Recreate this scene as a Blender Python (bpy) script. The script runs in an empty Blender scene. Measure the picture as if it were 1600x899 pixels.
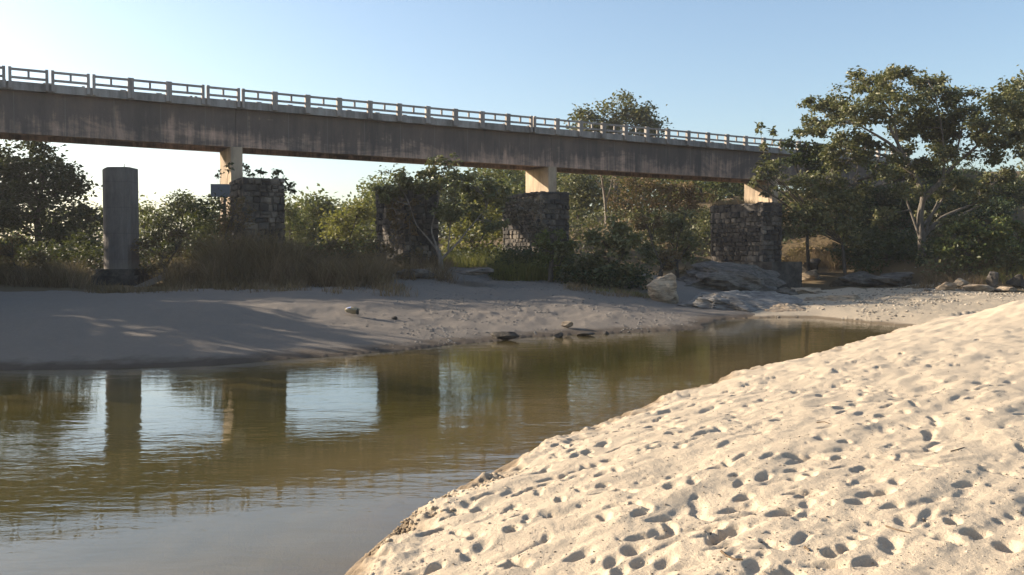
import bpy, math, random
import numpy as np
from mathutils import Matrix, Vector
SC = bpy.context.scene
COL = SC.collection
R = np.random.default_rng(7)
random.seed(7)

# ------------------------------------------------------------------ camera, light, exposure
F, CX, CY, HC, HZ = 1386.0, 800.0, 449.5, 2.493, 402.2
PITCH = math.atan((CY - HZ) / F)
cam_d = bpy.data.cameras.new('camera'); cam = bpy.data.objects.new('camera', cam_d); COL.objects.link(cam)
cam.location = (0, 0, HC); cam.rotation_euler = (math.pi / 2 - PITCH, 0, 0)
cam_d.sensor_width = 36; cam_d.lens = 36 * F / 1600; cam_d.clip_start = 0.05; cam_d.clip_end = 6000
SC.camera = cam
SUN_EL, SUN_AZ = math.radians(18.5), math.radians(-74)      # azimuth from +Y towards +X
SUN_STRENGTH, SKY_STRENGTH, EXPOSURE = 4.3, 0.082, 1.5
world = bpy.data.worlds.new('World'); SC.world = world; world.use_nodes = True
wn = world.node_tree.nodes
sky = wn.new('ShaderNodeTexSky'); sky.sky_type = 'NISHITA'; sky.sun_disc = False
sky.sun_elevation = SUN_EL; sky.sun_rotation = SUN_AZ; sky.air_density = 1.0; sky.dust_density = 1.6; sky.ozone_density = 1.6
world.node_tree.links.new(sky.outputs[0], wn['Background'].inputs[0]); wn['Background'].inputs[1].default_value = SKY_STRENGTH
sun_d = bpy.data.lights.new('sun', 'SUN'); sun = bpy.data.objects.new('sun', sun_d); COL.objects.link(sun)
sun_d.energy = SUN_STRENGTH; sun_d.angle = math.radians(0.53); sun_d.color = (1.0, 0.86, 0.68)
sdir = Vector((math.sin(SUN_AZ) * math.cos(SUN_EL), math.cos(SUN_AZ) * math.cos(SUN_EL), math.sin(SUN_EL)))
sun.rotation_euler = sdir.to_track_quat('Z', 'Y').to_euler(); sun.location = sdir * 200
SC.view_settings.view_transform = 'Standard'; SC.view_settings.look = 'None'
SC.view_settings.exposure = EXPOSURE; SC.view_settings.gamma = 1.0
VEIL = 0.00027
SC.cycles.volume_bounces = 1; SC.cycles.max_bounces = 8; SC.cycles.transparent_max_bounces = 16; SC.cycles.use_denoising = True

# ------------------------------------------------------------------ helpers
def _dir(px, py):
    u, v = (px - CX) / F, (CY - py) / F
    cp, sp = math.cos(PITCH), math.sin(PITCH)
    return u, cp + v * sp, -sp + v * cp
def P(px, py, Y):                       # the place on that sight line at depth Y
    u, dy, dz = _dir(px, py); s = Y / dy
    return np.array((u * s, Y, HC + dz * s))
def G(px, py, z=0.0):                   # the place on that sight line at height z
    u, dy, dz = _dir(px, py); s = (z - HC) / dz
    return np.array((u * s, dy * s, z))
def tag(o, label=None, cat=None, group=None, kind=None):
    if label: o['label'] = label
    if cat: o['category'] = cat
    if group: o['group'] = group
    if kind: o['kind'] = kind
    return o
def mesh_np(name, V, Fs, mats, smooth=False, midx=None):
    me = bpy.data.meshes.new(name)
    V = np.asarray(V, np.float32)
    if not isinstance(Fs, (list, tuple)): Fs = [Fs]
    Fs = [np.asarray(f, np.int32) for f in Fs if len(f)]
    nl = sum(f.size for f in Fs); nf = sum(len(f) for f in Fs)
    me.vertices.add(len(V)); me.vertices.foreach_set('co', V.ravel())
    me.loops.add(nl); me.loops.foreach_set('vertex_index', np.concatenate([f.ravel() for f in Fs]))
    me.polygons.add(nf)
    tot = np.concatenate([np.full(len(f), f.shape[1], np.int32) for f in Fs])
    st = np.concatenate([[0], np.cumsum(tot)[:-1]]).astype(np.int32)
    me.polygons.foreach_set('loop_start', st); me.polygons.foreach_set('loop_total', tot)
    me.polygons.foreach_set('use_smooth', np.full(nf, smooth))
    if midx is not None: me.polygons.foreach_set('material_index', np.asarray(midx, np.int32))
    for m in (mats if isinstance(mats, (list, tuple)) else [mats]): me.materials.append(m)
    me.update(calc_edges=True); me.validate()
    return me
def link(name, me, parent=None):
    o = bpy.data.objects.new(name, me); COL.objects.link(o)
    if parent is not None: o.parent = parent
    return o
def empty(name, loc=(0, 0, 0)):
    o = bpy.data.objects.new(name, None); COL.objects.link(o); o.location = loc; return o
class MB:                               # collects boxes / prisms / tubes into one mesh
    def __init__(s): s.V = []; s.Q = []; s.T = []; s.n = 0
    def add(s, V, Q=None, T=None):
        V = np.asarray(V, float)
        if Q is not None and len(Q): s.Q.append(np.asarray(Q) + s.n)
        if T is not None and len(T): s.T.append(np.asarray(T) + s.n)
        s.V.append(V); s.n += len(V)
    def hexa(s, c8):
        s.add(c8, Q=[(0, 3, 2, 1), (4, 5, 6, 7), (0, 1, 5, 4), (1, 2, 6, 5), (2, 3, 7, 6), (3, 0, 4, 7)])
    def box(s, x0, x1, y0, y1, z0, z1):
        s.hexa([(x0, y0, z0), (x1, y0, z0), (x1, y1, z0), (x0, y1, z0), (x0, y0, z1), (x1, y0, z1), (x1, y1, z1), (x0, y1, z1)])
    def prism(s, poly, z0, z1, ztop=None):
        n = len(poly); V = [(p[0], p[1], z0) for p in poly] + [(p[0], p[1], z1 if ztop is None else ztop(p)) for p in poly]
        s.add(V + [(np.mean([p[0] for p in poly]), np.mean([p[1] for p in poly]), z1 if ztop is None else ztop(np.mean(poly, 0)))],
              Q=[(i, (i + 1) % n, n + (i + 1) % n, n + i) for i in range(n)], T=[(n + i, n + (i + 1) % n, 2 * n) for i in range(n)])
    def tube(s, pts, r0, r1, k=6):
        pts = np.asarray(pts, float); n = len(pts)
        tg = np.gradient(pts, axis=0); tg /= np.linalg.norm(tg, axis=1)[:, None] + 1e-9
        a = np.cross(tg, np.tile([0.3, 1, 0.1], (n, 1))); a /= np.linalg.norm(a, axis=1)[:, None] + 1e-9
        b = np.cross(tg, a)
        rr = np.linspace(0, 1, n) ** 0.8; rr = (r0 + (r1 - r0) * rr)[:, None, None]
        th = np.arange(k) * 2 * np.pi / k
        ring = pts[:, None] + rr * (np.cos(th)[None, :, None] * a[:, None] + np.sin(th)[None, :, None] * b[:, None])
        Q = [(i * k + j, i * k + (j + 1) % k, (i + 1) * k + (j + 1) % k, (i + 1) * k + j) for i in range(n - 1) for j in range(k)]
        s.add(ring.reshape(-1, 3), Q=Q)
    def mesh(s, name, mat, smooth=False):
        return mesh_np(name, np.concatenate(s.V), [np.concatenate(s.Q) if s.Q else [], np.concatenate(s.T) if s.T else []], mat, smooth)
    def build(s, name, mat, parent=None, smooth=False):
        return link(name, s.mesh(name, mat, smooth), parent)

def _hash(ix, iy, s):
    h = (ix.astype(np.int64) * 374761393 + iy.astype(np.int64) * 668265263 + s * 974711) & 0x7fffffff
    h = ((h ^ (h >> 13)) * 1274126177) & 0x7fffffff
    return ((h ^ (h >> 16)) & 0xffff) / 65535.0
def vnoise(x, y, s=0):
    ix, iy = np.floor(x), np.floor(y); fx, fy = x - ix, y - iy
    fx = fx * fx * fx * (fx * (6 * fx - 15) + 10); fy = fy * fy * fy * (fy * (6 * fy - 15) + 10)
    a, b, c, d = _hash(ix, iy, s), _hash(ix + 1, iy, s), _hash(ix, iy + 1, s), _hash(ix + 1, iy + 1, s)
    return (a + (b - a) * fx + (c - a) * fy + (a - b - c + d) * fx * fy) * 2 - 1
def fbm(x, y, o=4, s=0):
    r = 0; a = 1.0
    for i in range(o):
        r = r + a * vnoise(x, y, s + i * 17); a *= 0.5; x, y = x * 2.03 + 11.3, y * 2.03 - 7.1
    return r

# ------------------------------------------------------------------ materials
def nmat(name):
    m = bpy.data.materials.new(name); m.use_nodes = True; nt = m.node_tree; nt.nodes.clear()
    out = nt.nodes.new('ShaderNodeOutputMaterial')
    return m, nt, out
class NT:
    def __init__(s, nt): s.nt = nt
    def n(s, t, **kw):
        o = s.nt.nodes.new(t)
        for k, v in kw.items(): setattr(o, k, v)
        return o
    def l(s, a, b): s.nt.links.new(a, b)
    def noise(s, vec, scale, detail=4, rough=0.6, dist=0.0):
        o = s.n('ShaderNodeTexNoise'); o.inputs['Scale'].default_value = scale; o.inputs['Detail'].default_value = detail
        o.inputs['Roughness'].default_value = rough; o.inputs['Distortion'].default_value = dist
        if vec is not None: s.l(vec, o.inputs['Vector'])
        return o.outputs['Fac']
    def mapping(s, vec, scale):
        o = s.n('ShaderNodeMapping'); o.inputs['Scale'].default_value = scale; s.l(vec, o.inputs['Vector']); return o.outputs[0]
    def ramp(s, fac, stops):
        o = s.n('ShaderNodeValToRGB'); e = o.color_ramp.elements
        while len(e) > 1: e.remove(e[-1])
        e[0].position = stops[0][0]; e[0].color = (*stops[0][1], 1)
        for p, c in stops[1:]:
            k = e.new(p); k.color = (*c, 1)
        s.l(fac, o.inputs[0]); return o.outputs[0]
    def mix(s, fac, a, b, mode='MIX'):
        o = s.n('ShaderNodeMix', data_type='RGBA', blend_type=mode)
        for sock, v in ((o.inputs[0], fac), (o.inputs[6], a), (o.inputs[7], b)):
            if isinstance(v, (int, float)): sock.default_value = v
            elif isinstance(v, tuple): sock.default_value = (*v, 1)
            else: s.l(v, sock)
        return o.outputs[2]
    def math(s, op, a, b=0.0, clamp=False):
        o = s.n('ShaderNodeMath', operation=op, use_clamp=clamp)
        for sock, v in ((o.inputs[0], a), (o.inputs[1], b)):
            if isinstance(v, (int, float)): sock.default_value = v
            else: s.l(v, sock)
        return o.outputs[0]
    def pos(s):
        return s.n('ShaderNodeNewGeometry').outputs['Position']
    def sep(s, v):
        o = s.n('ShaderNodeSeparateXYZ'); s.l(v, o.inputs[0]); return o.outputs
    def bump(s, h, dist, strength=1.0):
        o = s.n('ShaderNodeBump'); o.inputs['Distance'].default_value = dist; o.inputs['Strength'].default_value = strength
        s.l(h, o.inputs['Height']); return o.outputs[0]
    def bsdf(s, col, rough=0.9, normal=None, spec=0.2):
        o = s.n('ShaderNodeBsdfPrincipled')
        if isinstance(col, tuple): o.inputs['Base Color'].default_value = (*col, 1)
        else: s.l(col, o.inputs['Base Color'])
        if isinstance(rough, (int, float)): o.inputs['Roughness'].default_value = rough
        else: s.l(rough, o.inputs['Roughness'])
        o.inputs['Specular IOR Level'].default_value = spec
        if normal is not None: s.l(normal, o.inputs['Normal'])
        return o.outputs[0]

def mat_sand(name, c1, c2, wet=True, grain=0.006, gravel=0.0, band=0.06):
    m, nt, out = nmat(name); N = NT(nt); p = N.pos()
    n1 = N.noise(p, 0.9, 5); n2 = N.noise(p, 60, 3, 0.8); n3 = N.noise(p, 9, 4)
    col = N.mix(n1, c1, c2)
    col = N.mix(0.55, col, N.ramp(n2, [(0.25, tuple(x * 0.72 for x in c1)), (0.5, c1), (0.8, tuple(min(1, x * 1.18) for x in c1))]))
    if gravel:
        col = N.mix(N.math('MULTIPLY', N.ramp(n3, [(0.45, (0, 0, 0)), (0.65, (1, 1, 1))]), gravel), col, N.ramp(n2, [(0.3, (0.12, 0.10, 0.085)), (0.7, (0.36, 0.32, 0.27))]))
    rough = 0.95
    if wet:
        z = N.math('ADD', N.sep(p)[2], N.math('MULTIPLY', N.math('SUBTRACT', N.noise(p, 1.6, 5), 0.5), band * 1.6))
        w = N.ramp(N.math('MULTIPLY', z, 1.0), [(0.0, (1, 1, 1)), (0.03 + band * .2, (1, 1, 1)), (0.03 + band, (0, 0, 0))])
        col = N.mix(w, col, N.mix(n2, tuple(x * y for x, y in zip(c1, (0.36, 0.33, 0.30))), tuple(x * y for x, y in zip(c1, (0.46, 0.42, 0.38)))))
    if wet:                             # silt under the water
        col = N.mix(N.math('MULTIPLY', N.math('SUBTRACT', -0.012, N.sep(p)[2]), 30.0, True), col, N.mix(n1, (0.235, 0.195, 0.145), (0.18, 0.15, 0.105)))
    if name == 'silty_river_bed':       # pale sand on the shoals, green silt in the channel
        dz = N.math('ADD', N.sep(p)[2], N.math('MULTIPLY', N.math('SUBTRACT', N.noise(p, 0.5, 5), 0.5), 0.15))
        col = N.mix(N.math('MULTIPLY', N.math('SUBTRACT', -0.045, dz), 5.5, True), N.mix(n1, (0.235, 0.195, 0.145), (0.18, 0.15, 0.105)), N.mix(n1, (0.080, 0.073, 0.017), (0.058, 0.057, 0.013)))
    h = N.math('ADD', N.math('MULTIPLY', N.noise(p, 28, 5, 0.75), 1.0), N.math('MULTIPLY', n2, 0.5))
    nt.links.new(N.bsdf(col, rough, N.bump(h, grain), 0.15), out.inputs[0]); return m

def mat_concrete(name, base, tint, dark, streak=0.5, bottom_tint=False):
    m, nt, out = nmat(name); N = NT(nt)
    p = N.pos()
    n1 = N.noise(p, 0.35, 4); n2 = N.noise(p, 18, 6, 0.7)
    st = N.noise(N.mapping(p, (1.0, 1.0, 0.22)), 1.0, 6, 0.72)
    st2 = N.noise(N.mapping(p, (5.0, 5.0, 0.25)), 1.0, 4, 0.6)
    bl = N.noise(p, 0.28, 6, 0.7, 0.6)
    c = N.mix(n1, base, tint)
    c = N.mix(N.ramp(st2, [(0.45, (0, 0, 0)), (0.75, (0.5, 0.5, 0.5))]), c, tuple(min(1, x * 1.25) for x in base))
    f = N.math('MULTIPLY', N.ramp(N.math('ADD', N.math('MULTIPLY', st, 0.62), N.math('MULTIPLY', bl, 0.38)), [(0.42, (0, 0, 0)), (0.60, (1, 1, 1))]), streak)
    c = N.mix(f, c, dark)
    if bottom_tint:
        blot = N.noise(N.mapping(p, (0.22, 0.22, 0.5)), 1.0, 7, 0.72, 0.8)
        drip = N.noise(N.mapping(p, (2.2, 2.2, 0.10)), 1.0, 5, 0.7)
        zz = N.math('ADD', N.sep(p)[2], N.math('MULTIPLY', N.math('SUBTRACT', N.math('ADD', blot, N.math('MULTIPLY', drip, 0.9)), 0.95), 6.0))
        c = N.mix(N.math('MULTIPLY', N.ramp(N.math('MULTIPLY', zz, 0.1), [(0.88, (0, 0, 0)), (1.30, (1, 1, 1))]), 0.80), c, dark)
        sx = N.sep(p); u = N.math('ADD', N.math('MULTIPLY', sx[0], 0.873), N.math('MULTIPLY', sx[1], 0.4876))
        fr_ = N.math('FRACT', N.math('MULTIPLY', u, 0.41)); ln = N.math('LESS_THAN', fr_, 0.014)
        c = N.mix(N.math('MULTIPLY', ln, 0.35), c, (0.30, 0.27, 0.24))
    if name == 'grey_pillar_concrete':  # pour lines and old flood marks
        zp = N.math('ADD', N.sep(p)[2], N.math('MULTIPLY', n2, 0.05)); c = N.mix(N.math('MULTIPLY', N.math('LESS_THAN', N.math('FRACT', N.math('MULTIPLY', zp, 0.83)), 0.035), 0.22), c, dark)
        c = N.mix(N.math('MULTIPLY', N.math('SUBTRACT', 3.1, N.math('ADD', zp, bl)), 0.5, True), c, (0.30, 0.26, 0.21))
    c = N.mix(0.3, c, N.mix(n2, (0.06, 0.055, 0.05), (0.5, 0.45, 0.4)), 'SOFT_LIGHT')
    nt.links.new(N.bsdf(c, 0.92, N.bump(n2, 0.02), 0.2), out.inputs[0]); return m

def mat_leaf(name, cols, trans=0.35, rough=0.55):
    m, nt, out = nmat(name); N = NT(nt)
    g = N.n('ShaderNodeNewGeometry')
    c = N.ramp(g.outputs['Random Per Island'], [(i / max(1, len(cols) - 1), k) for i, k in enumerate(cols)])
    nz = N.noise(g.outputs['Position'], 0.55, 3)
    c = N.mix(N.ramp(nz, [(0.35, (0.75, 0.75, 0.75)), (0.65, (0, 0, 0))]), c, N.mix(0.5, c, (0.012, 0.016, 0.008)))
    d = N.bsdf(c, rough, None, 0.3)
    t = N.n('ShaderNodeBsdfTranslucent'); N.l(N.mix(0.5, c, (0.16, 0.17, 0.02)), t.inputs[0])
    mx = N.n('ShaderNodeMixShader'); mx.inputs[0].default_value = trans
    N.l(d, mx.inputs[1]); N.l(t.outputs[0], mx.inputs[2]); N.l(mx.outputs[0], out.inputs[0]); return m

def mat_bark(name, a, b):
    m, nt, out = nmat(name); N = NT(nt); p = N.pos()
    n = N.noise(N.mapping(p, (5, 5, 1.2)), 1.6, 5, 0.7)
    N.l(N.bsdf(N.ramp(n, [(0.3, a), (0.7, b)]), 0.9, N.bump(n, 0.04)), out.inputs[0]); return m

def mat_rock(name, a, b, c, strat=False):
    m, nt, out = nmat(name); N = NT(nt); p = N.pos()
    n1 = N.noise(p, 1.1, 6, 0.65, 0.4); n2 = N.noise(p, 14, 6, 0.75)
    n3 = N.noise(N.mapping(p, (1, 1, 5) if strat else (1, 1, 1)), 2.2, 5, 0.7)
    col = N.ramp(n1, [(0.3, a), (0.5, b), (0.72, c)])
    col = N.mix(N.math('MULTIPLY', N.ramp(n3, [(0.42, (1, 1, 1)), (0.55, (0, 0, 0))]), 0.5), col, tuple(x * 0.35 for x in a))
    col = N.mix(0.35, col, N.mix(n2, (0.05, 0.05, 0.05), (0.6, 0.6, 0.6)), 'SOFT_LIGHT')
    N.l(N.bsdf(col, 0.9, N.bump(N.math('ADD', n2, N.math('MULTIPLY', n3, 2.0)), 0.05)), out.inputs[0]); return m

def mat_stone(name, cols):
    m, nt, out = nmat(name); N = NT(nt)
    oi = N.n('ShaderNodeObjectInfo'); g = N.n('ShaderNodeNewGeometry')
    rnd = N.math('FRACT', N.math('ADD', oi.outputs['Random'], g.outputs['Random Per Island']))
    c = N.ramp(rnd, [(i / (len(cols) - 1), k) for i, k in enumerate(cols)])
    p = N.pos(); n2 = N.noise(p, 9, 6, 0.75); n1 = N.noise(p, 0.9, 5, 0.7)
    c = N.mix(N.math('MULTIPLY', N.ramp(n1, [(0.42, (1, 1, 1)), (0.6, (0, 0, 0))]), 0.7), c, (0.022, 0.021, 0.022))
    c = N.mix(0.4, c, N.mix(n2, (0.08, 0.08, 0.08), (0.6, 0.6, 0.6)), 'SOFT_LIGHT')
    N.l(N.bsdf(c, 0.92, N.bump(n2, 0.03)), out.inputs[0]); return m

M = {}
M['near_sand'] = mat_sand('pale_river_sand', (0.485, 0.40, 0.295), (0.42, 0.342, 0.25), band=0.16, grain=0.014)
M['far_sand'] = mat_sand('grey_bank_sand', (0.225, 0.195, 0.165), (0.165, 0.142, 0.12), gravel=0.4, band=0.12, grain=0.06)
M['beach_sand'] = mat_sand('tan_beach_sand', (0.40, 0.335, 0.25), (0.33, 0.27, 0.195), gravel=0.3, band=0.05, grain=0.03)
M['soil'] = mat_sand('dry_soil', (0.16, 0.115, 0.065), (0.09, 0.075, 0.04), wet=False, grain=0.05)
M['bed'] = mat_sand('silty_river_bed', (0.50, 0.40, 0.265), (0.40, 0.315, 0.19), wet=False, grain=0.02)
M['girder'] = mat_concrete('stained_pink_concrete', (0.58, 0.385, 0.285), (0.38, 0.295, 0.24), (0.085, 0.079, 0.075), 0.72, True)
M['fascia'] = mat_concrete('weathered_grey_concrete', (0.40, 0.38, 0.36), (0.30, 0.285, 0.265), (0.09, 0.085, 0.08), 0.75)
M['rail'] = mat_concrete('pale_railing_concrete', (0.40, 0.375, 0.35), (0.33, 0.30, 0.275), (0.14, 0.13, 0.125), 0.6)
M['column'] = mat_concrete('tan_column_concrete', (0.50, 0.39, 0.28), (0.38, 0.31, 0.23), (0.13, 0.11, 0.09), 0.75)
M['pillar'] = mat_concrete('grey_pillar_concrete', (0.20, 0.18, 0.165), (0.15, 0.135, 0.125), (0.06, 0.057, 0.055), 0.7)
M['stone'] = mat_stone('rubble_masonry', [(0.042, 0.040, 0.039), (0.125, 0.11, 0.092), (0.07, 0.064, 0.058), (0.26, 0.22, 0.175), (0.055, 0.051, 0.048), (0.17, 0.145, 0.115)])
M['mortar'] = mat_rock('dark_mortar', (0.05, 0.046, 0.042), (0.09, 0.08, 0.07), (0.14, 0.125, 0.105))
M['rock_grey'] = mat_rock('grey_gneiss', (0.085, 0.076, 0.066), (0.17, 0.15, 0.128), (0.27, 0.235, 0.195), True)
M['rock_pale'] = mat_rock('pale_grey_rock', (0.15, 0.142, 0.132), (0.27, 0.25, 0.225), (0.36, 0.33, 0.285), True)
M['rock_tan'] = mat_rock('tan_rock', (0.25, 0.19, 0.13), (0.42, 0.33, 0.235), (0.50, 0.41, 0.30), True)
M['rock_dark'] = mat_rock('dark_wet_rock', (0.035, 0.032, 0.029), (0.075, 0.066, 0.056), (0.12, 0.105, 0.085))
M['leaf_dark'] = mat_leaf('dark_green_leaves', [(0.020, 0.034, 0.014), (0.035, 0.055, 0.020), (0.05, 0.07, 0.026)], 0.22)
M['leaf_big'] = mat_leaf('olive_green_leaves', [(0.07, 0.082, 0.036), (0.115, 0.127, 0.056), (0.165, 0.165, 0.075), (0.225, 0.20, 0.10)], 0.28, 0.45)
M['leaf_green'] = mat_leaf('green_leaves', [(0.055, 0.082, 0.024), (0.09, 0.12, 0.036), (0.135, 0.155, 0.05), (0.19, 0.18, 0.07)], 0.35, 0.45)
M['leaf_yellow'] = mat_leaf('yellow_green_leaves', [(0.12, 0.135, 0.03), (0.19, 0.185, 0.045), (0.26, 0.235, 0.065)], 0.45)
M['leaf_brown'] = mat_leaf('dry_brown_leaves', [(0.11, 0.065, 0.034), (0.18, 0.11, 0.06), (0.13, 0.10, 0.05), (0.24, 0.16, 0.09)], 0.25, 0.8)
M['leaf_scrub'] = mat_leaf('brown_scrub_leaves', [(0.07, 0.05, 0.028), (0.15, 0.092, 0.05), (0.10, 0.08, 0.038), (0.21, 0.135, 0.075)], 0.25, 0.8)
M['leaf_grey'] = mat_leaf('grey_dry_twigs', [(0.10, 0.085, 0.07), (0.18, 0.15, 0.12), (0.25, 0.21, 0.17)], 0.15, 0.9)
M['grass_dry'] = mat_leaf('dry_grass_blades', [(0.13, 0.078, 0.044), (0.20, 0.13, 0.075), (0.30, 0.21, 0.125), (0.09, 0.064, 0.036)], 0.25, 0.8)
M['grass_gold'] = mat_leaf('golden_dry_leaves', [(0.22, 0.15, 0.075), (0.30, 0.21, 0.11), (0.36, 0.27, 0.15)], 0.3, 0.8)
M['grass_green'] = mat_leaf('green_grass_blades', [(0.12, 0.14, 0.03), (0.20, 0.20, 0.05), (0.27, 0.24, 0.08)], 0.4, 0.7)
M['bark_pale'] = mat_bark('pale_bark', (0.08, 0.068, 0.056), (0.26, 0.225, 0.19))
M['bark_limb'] = mat_bark('grey_limb_bark', (0.055, 0.048, 0.04), (0.19, 0.165, 0.14))
M['bark_dark'] = mat_bark('dark_bark', (0.035, 0.03, 0.026), (0.10, 0.085, 0.07))
def mat_plain(name, c, rough=0.7, var=0.25, scale=8):
    m, nt, out = nmat(name); N = NT(nt); n = N.noise(N.pos(), scale, 4)
    N.l(N.bsdf(N.mix(n, tuple(x * (1 - var) for x in c), tuple(min(1, x * (1 + var)) for x in c)), rough, N.bump(n, 0.01)), out.inputs[0]); return m
M['board'] = mat_plain('weathered_grey_board', (0.11, 0.12, 0.135))
M['cloth'] = mat_plain('pale_blue_cloth', (0.42, 0.47, 0.66), 0.8, 0.08)
M['khaki'] = mat_plain('khaki_canvas', (0.24, 0.20, 0.13), 0.9)
M['black'] = mat_plain('black_fabric', (0.025, 0.027, 0.025), 0.9)
M['stick'] = mat_plain('dry_stick', (0.12, 0.085, 0.055), 0.9, 0.35, 30)
M['steel'] = mat_plain('rusty_steel', (0.10, 0.055, 0.035), 0.8)
M['pebble'] = mat_stone('mixed_pebbles', [(0.30, 0.25, 0.19), (0.55, 0.48, 0.38), (0.20, 0.17, 0.13), (0.42, 0.36, 0.28), (0.62, 0.56, 0.47)])
def mat_water():
    m, nt, out = nmat('murky_river_water'); N = NT(nt); p = N.pos()
    w1 = N.noise(N.mapping(p, (0.55, 1.5, 1)), 1.2, 3, 0.5, 0.5); w2 = N.noise(N.mapping(p, (1.0, 2.4, 1)), 3.4, 3, 0.55, 0.3)
    calm = N.ramp(N.noise(p, 0.10, 2), [(0.36, (0.15, 0.15, 0.15)), (0.62, (1, 1, 1))])
    h = N.math('MULTIPLY', N.math('ADD', w1, N.math('MULTIPLY', w2, 0.36)), calm)
    nb = N.bump(h, 0.010)
    gl = N.n('ShaderNodeBsdfGlossy'); gl.inputs['Roughness'].default_value = 0.015; gl.inputs['Color'].default_value = (1, 1, 1, 1); N.l(nb, gl.inputs['Normal'])
    tr = N.n('ShaderNodeBsdfTransparent'); tr.inputs[0].default_value = (0.92, 0.85, 0.62, 1)
    df = N.n('ShaderNodeBsdfDiffuse'); df.inputs[0].default_value = (0.085, 0.074, 0.022, 1)
    body = N.n('ShaderNodeMixShader'); body.inputs[0].default_value = 0.20; N.l(tr.outputs[0], body.inputs[1]); N.l(df.outputs[0], body.inputs[2])
    dt = N.n('ShaderNodeVectorMath', operation='DOT_PRODUCT'); N.l(nb, dt.inputs[0]); N.l(N.n('ShaderNodeNewGeometry').outputs['Incoming'], dt.inputs[1])
    c5 = N.math('POWER', N.math('SUBTRACT', 1.0, N.math('ABSOLUTE', dt.outputs['Value']), True), 4.6)
    fr = N.math('ADD', 0.02, N.math('MULTIPLY', c5, 0.97), True)
    mx = N.n('ShaderNodeMixShader'); N.l(fr, mx.inputs[0]); N.l(body.outputs[0], mx.inputs[1]); N.l(gl.outputs[0], mx.inputs[2])
    N.l(mx.outputs[0], out.inputs[0]); return m
M['water'] = mat_water()

# ------------------------------------------------------------------ terrain
near_line = [(-60, -25), (-22, -12), (-8, 0.0), (-4.6, 3.6), (-3.0, 5.4)] + [tuple(G(*q)[:2]) for q in
    [(500, 930), (540, 899), (588, 853), (640, 808), (700, 775), (760, 743), (815, 716), (870, 689), (960, 655), (1060, 614), (1130, 594), (1200, 574), (1300, 549), (1370, 528), (1420, 514)]]
far_line = [tuple(G(*q)[:2]) for q in [(1420, 511), (1340, 503), (1270, 497), (1200, 497), (1130, 498), (1108, 504), (1100, 513), (1070, 517), (1000, 520), (900, 523), (830, 526),
    (770, 533), (690, 541), (620, 548), (500, 558), (350, 570), (180, 577), (0, 578), (-150, 580)]] + [(-30, 15.5), (-70, 5)]
bar_poly = near_line + [(15.5, 32.8), (20, 34.5), (28, 36), (50, 34), (90, 20), (90, -80), (-60, -80)]
river_poly = near_line + far_line
def sdist(x, y, poly):                  # positive inside
    x = x.ravel(); y = y.ravel(); d2 = np.full(x.shape, 1e12); ins = np.zeros(x.shape, bool)
    n = len(poly)
    for i in range(n):
        (ax, ay), (bx, by) = poly[i], poly[(i + 1) % n]
        ex, ey = bx - ax, by - ay; L = ex * ex + ey * ey + 1e-12
        t = np.clip(((x - ax) * ex + (y - ay) * ey) / L, 0, 1)
        d2 = np.minimum(d2, (x - ax - t * ex) ** 2 + (y - ay - t * ey) ** 2)
        if ay != by: ins ^= ((ay > y) != (by > y)) & (x < (bx - ax) * (y - ay) / (by - ay) + ax)
    return np.where(ins, 1, -1) * np.sqrt(d2)
ctrl = [G(*q) for q in [(-120, 445, 1.3), (0, 443, 1.3), (100, 452, 1.15), (200, 459, 1.0), (300, 452, 1.15), (450, 441, 1.3), (560, 432, 1.45), (640, 424, 1.6), (700, 424, 1.6),
    (780, 440, 1.25), (830, 452, 1.05), (900, 462, 0.9), (960, 475, 0.6), (1020, 486, 0.35), (1100, 492, 0.12), (1190, 480, 0.25), (1300, 482, 0.30), (1250, 470, 0.35), (1360, 474, 0.40),
    (1400, 472, 0.40), (1500, 468, 0.45), (1580, 464, 0.5), (1700, 460, 0.55), (1560, 455, 0.8), (1350, 447, 0.75), (1240, 452, 0.5), (1190, 460, 0.2), (1280, 432, 1.2), (1700, 450, 0.9)]]
ctrl += [P(*q) for q in [(690, 415, 47), (600, 418, 52), (800, 414, 52), (930, 425, 50), (400, 412, 55), (200, 412, 56), (0, 412, 56), (-200, 412, 52), (1300, 405, 66), (1440, 398, 58), (1540, 396, 56), (1640, 396, 56),
    (1240, 412, 66), (1100, 400, 66), (1000, 395, 66), (1330, 360, 74), (1450, 335, 74), (1580, 325, 80), (1340, 290, 86), (1460, 268, 92), (1600, 262, 92), (1750, 255, 92), (1000, 330, 100), (1100, 310, 96),
    (1200, 300, 100), (900, 360, 96), (800, 380, 90), (600, 396, 90), (300, 396, 90), (0, 396, 90), (1700, 320, 75), (1800, 390, 55), (2000, 300, 75)]]
ctrl += [np.array(q, float) for q in [(-60, 60, 2.0), (-60, 30, 1.5), (-40, 24, 1.1), (-100, 60, 2.5), (-150, 150, 4), (0, 200, 5), (150, 200, 14), (300, 300, 14), (-300, 300, 6), (0, 600, 10),
    (6, 16, 0.0), (10, 18, 0.0), (10, 24, 0.0), (16, 26, 0.0), (3, 8, 0.0), (8, 10, 0.0), (20, 16, 0.0), (30, 20, 0.1), (0, 0, 0), (10, 0, 0), (0, -20, 0), (40, 0, .2), (60, 30, 1.2), (90, 60, 6)]]
ctrl += [np.array(q) for q in ((39.0, 86.0, 10.9), (46, 90, 11.1), (58, 95, 11.3), (54, 101, 11.3), (75, 108, 11.5), (34, 82, 8.0))]
ctrl = np.array(ctrl)
def shep(x, y):
    sx = x.ravel(); sy = y.ravel(); num = np.zeros(sx.shape); den = np.zeros(sx.shape)
    for c in ctrl:
        w = 1.0 / ((sx - c[0]) ** 2 + (sy - c[1]) ** 2 + 3.0) ** 1.8
        num += w * c[2]; den += w
    return num / den
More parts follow.
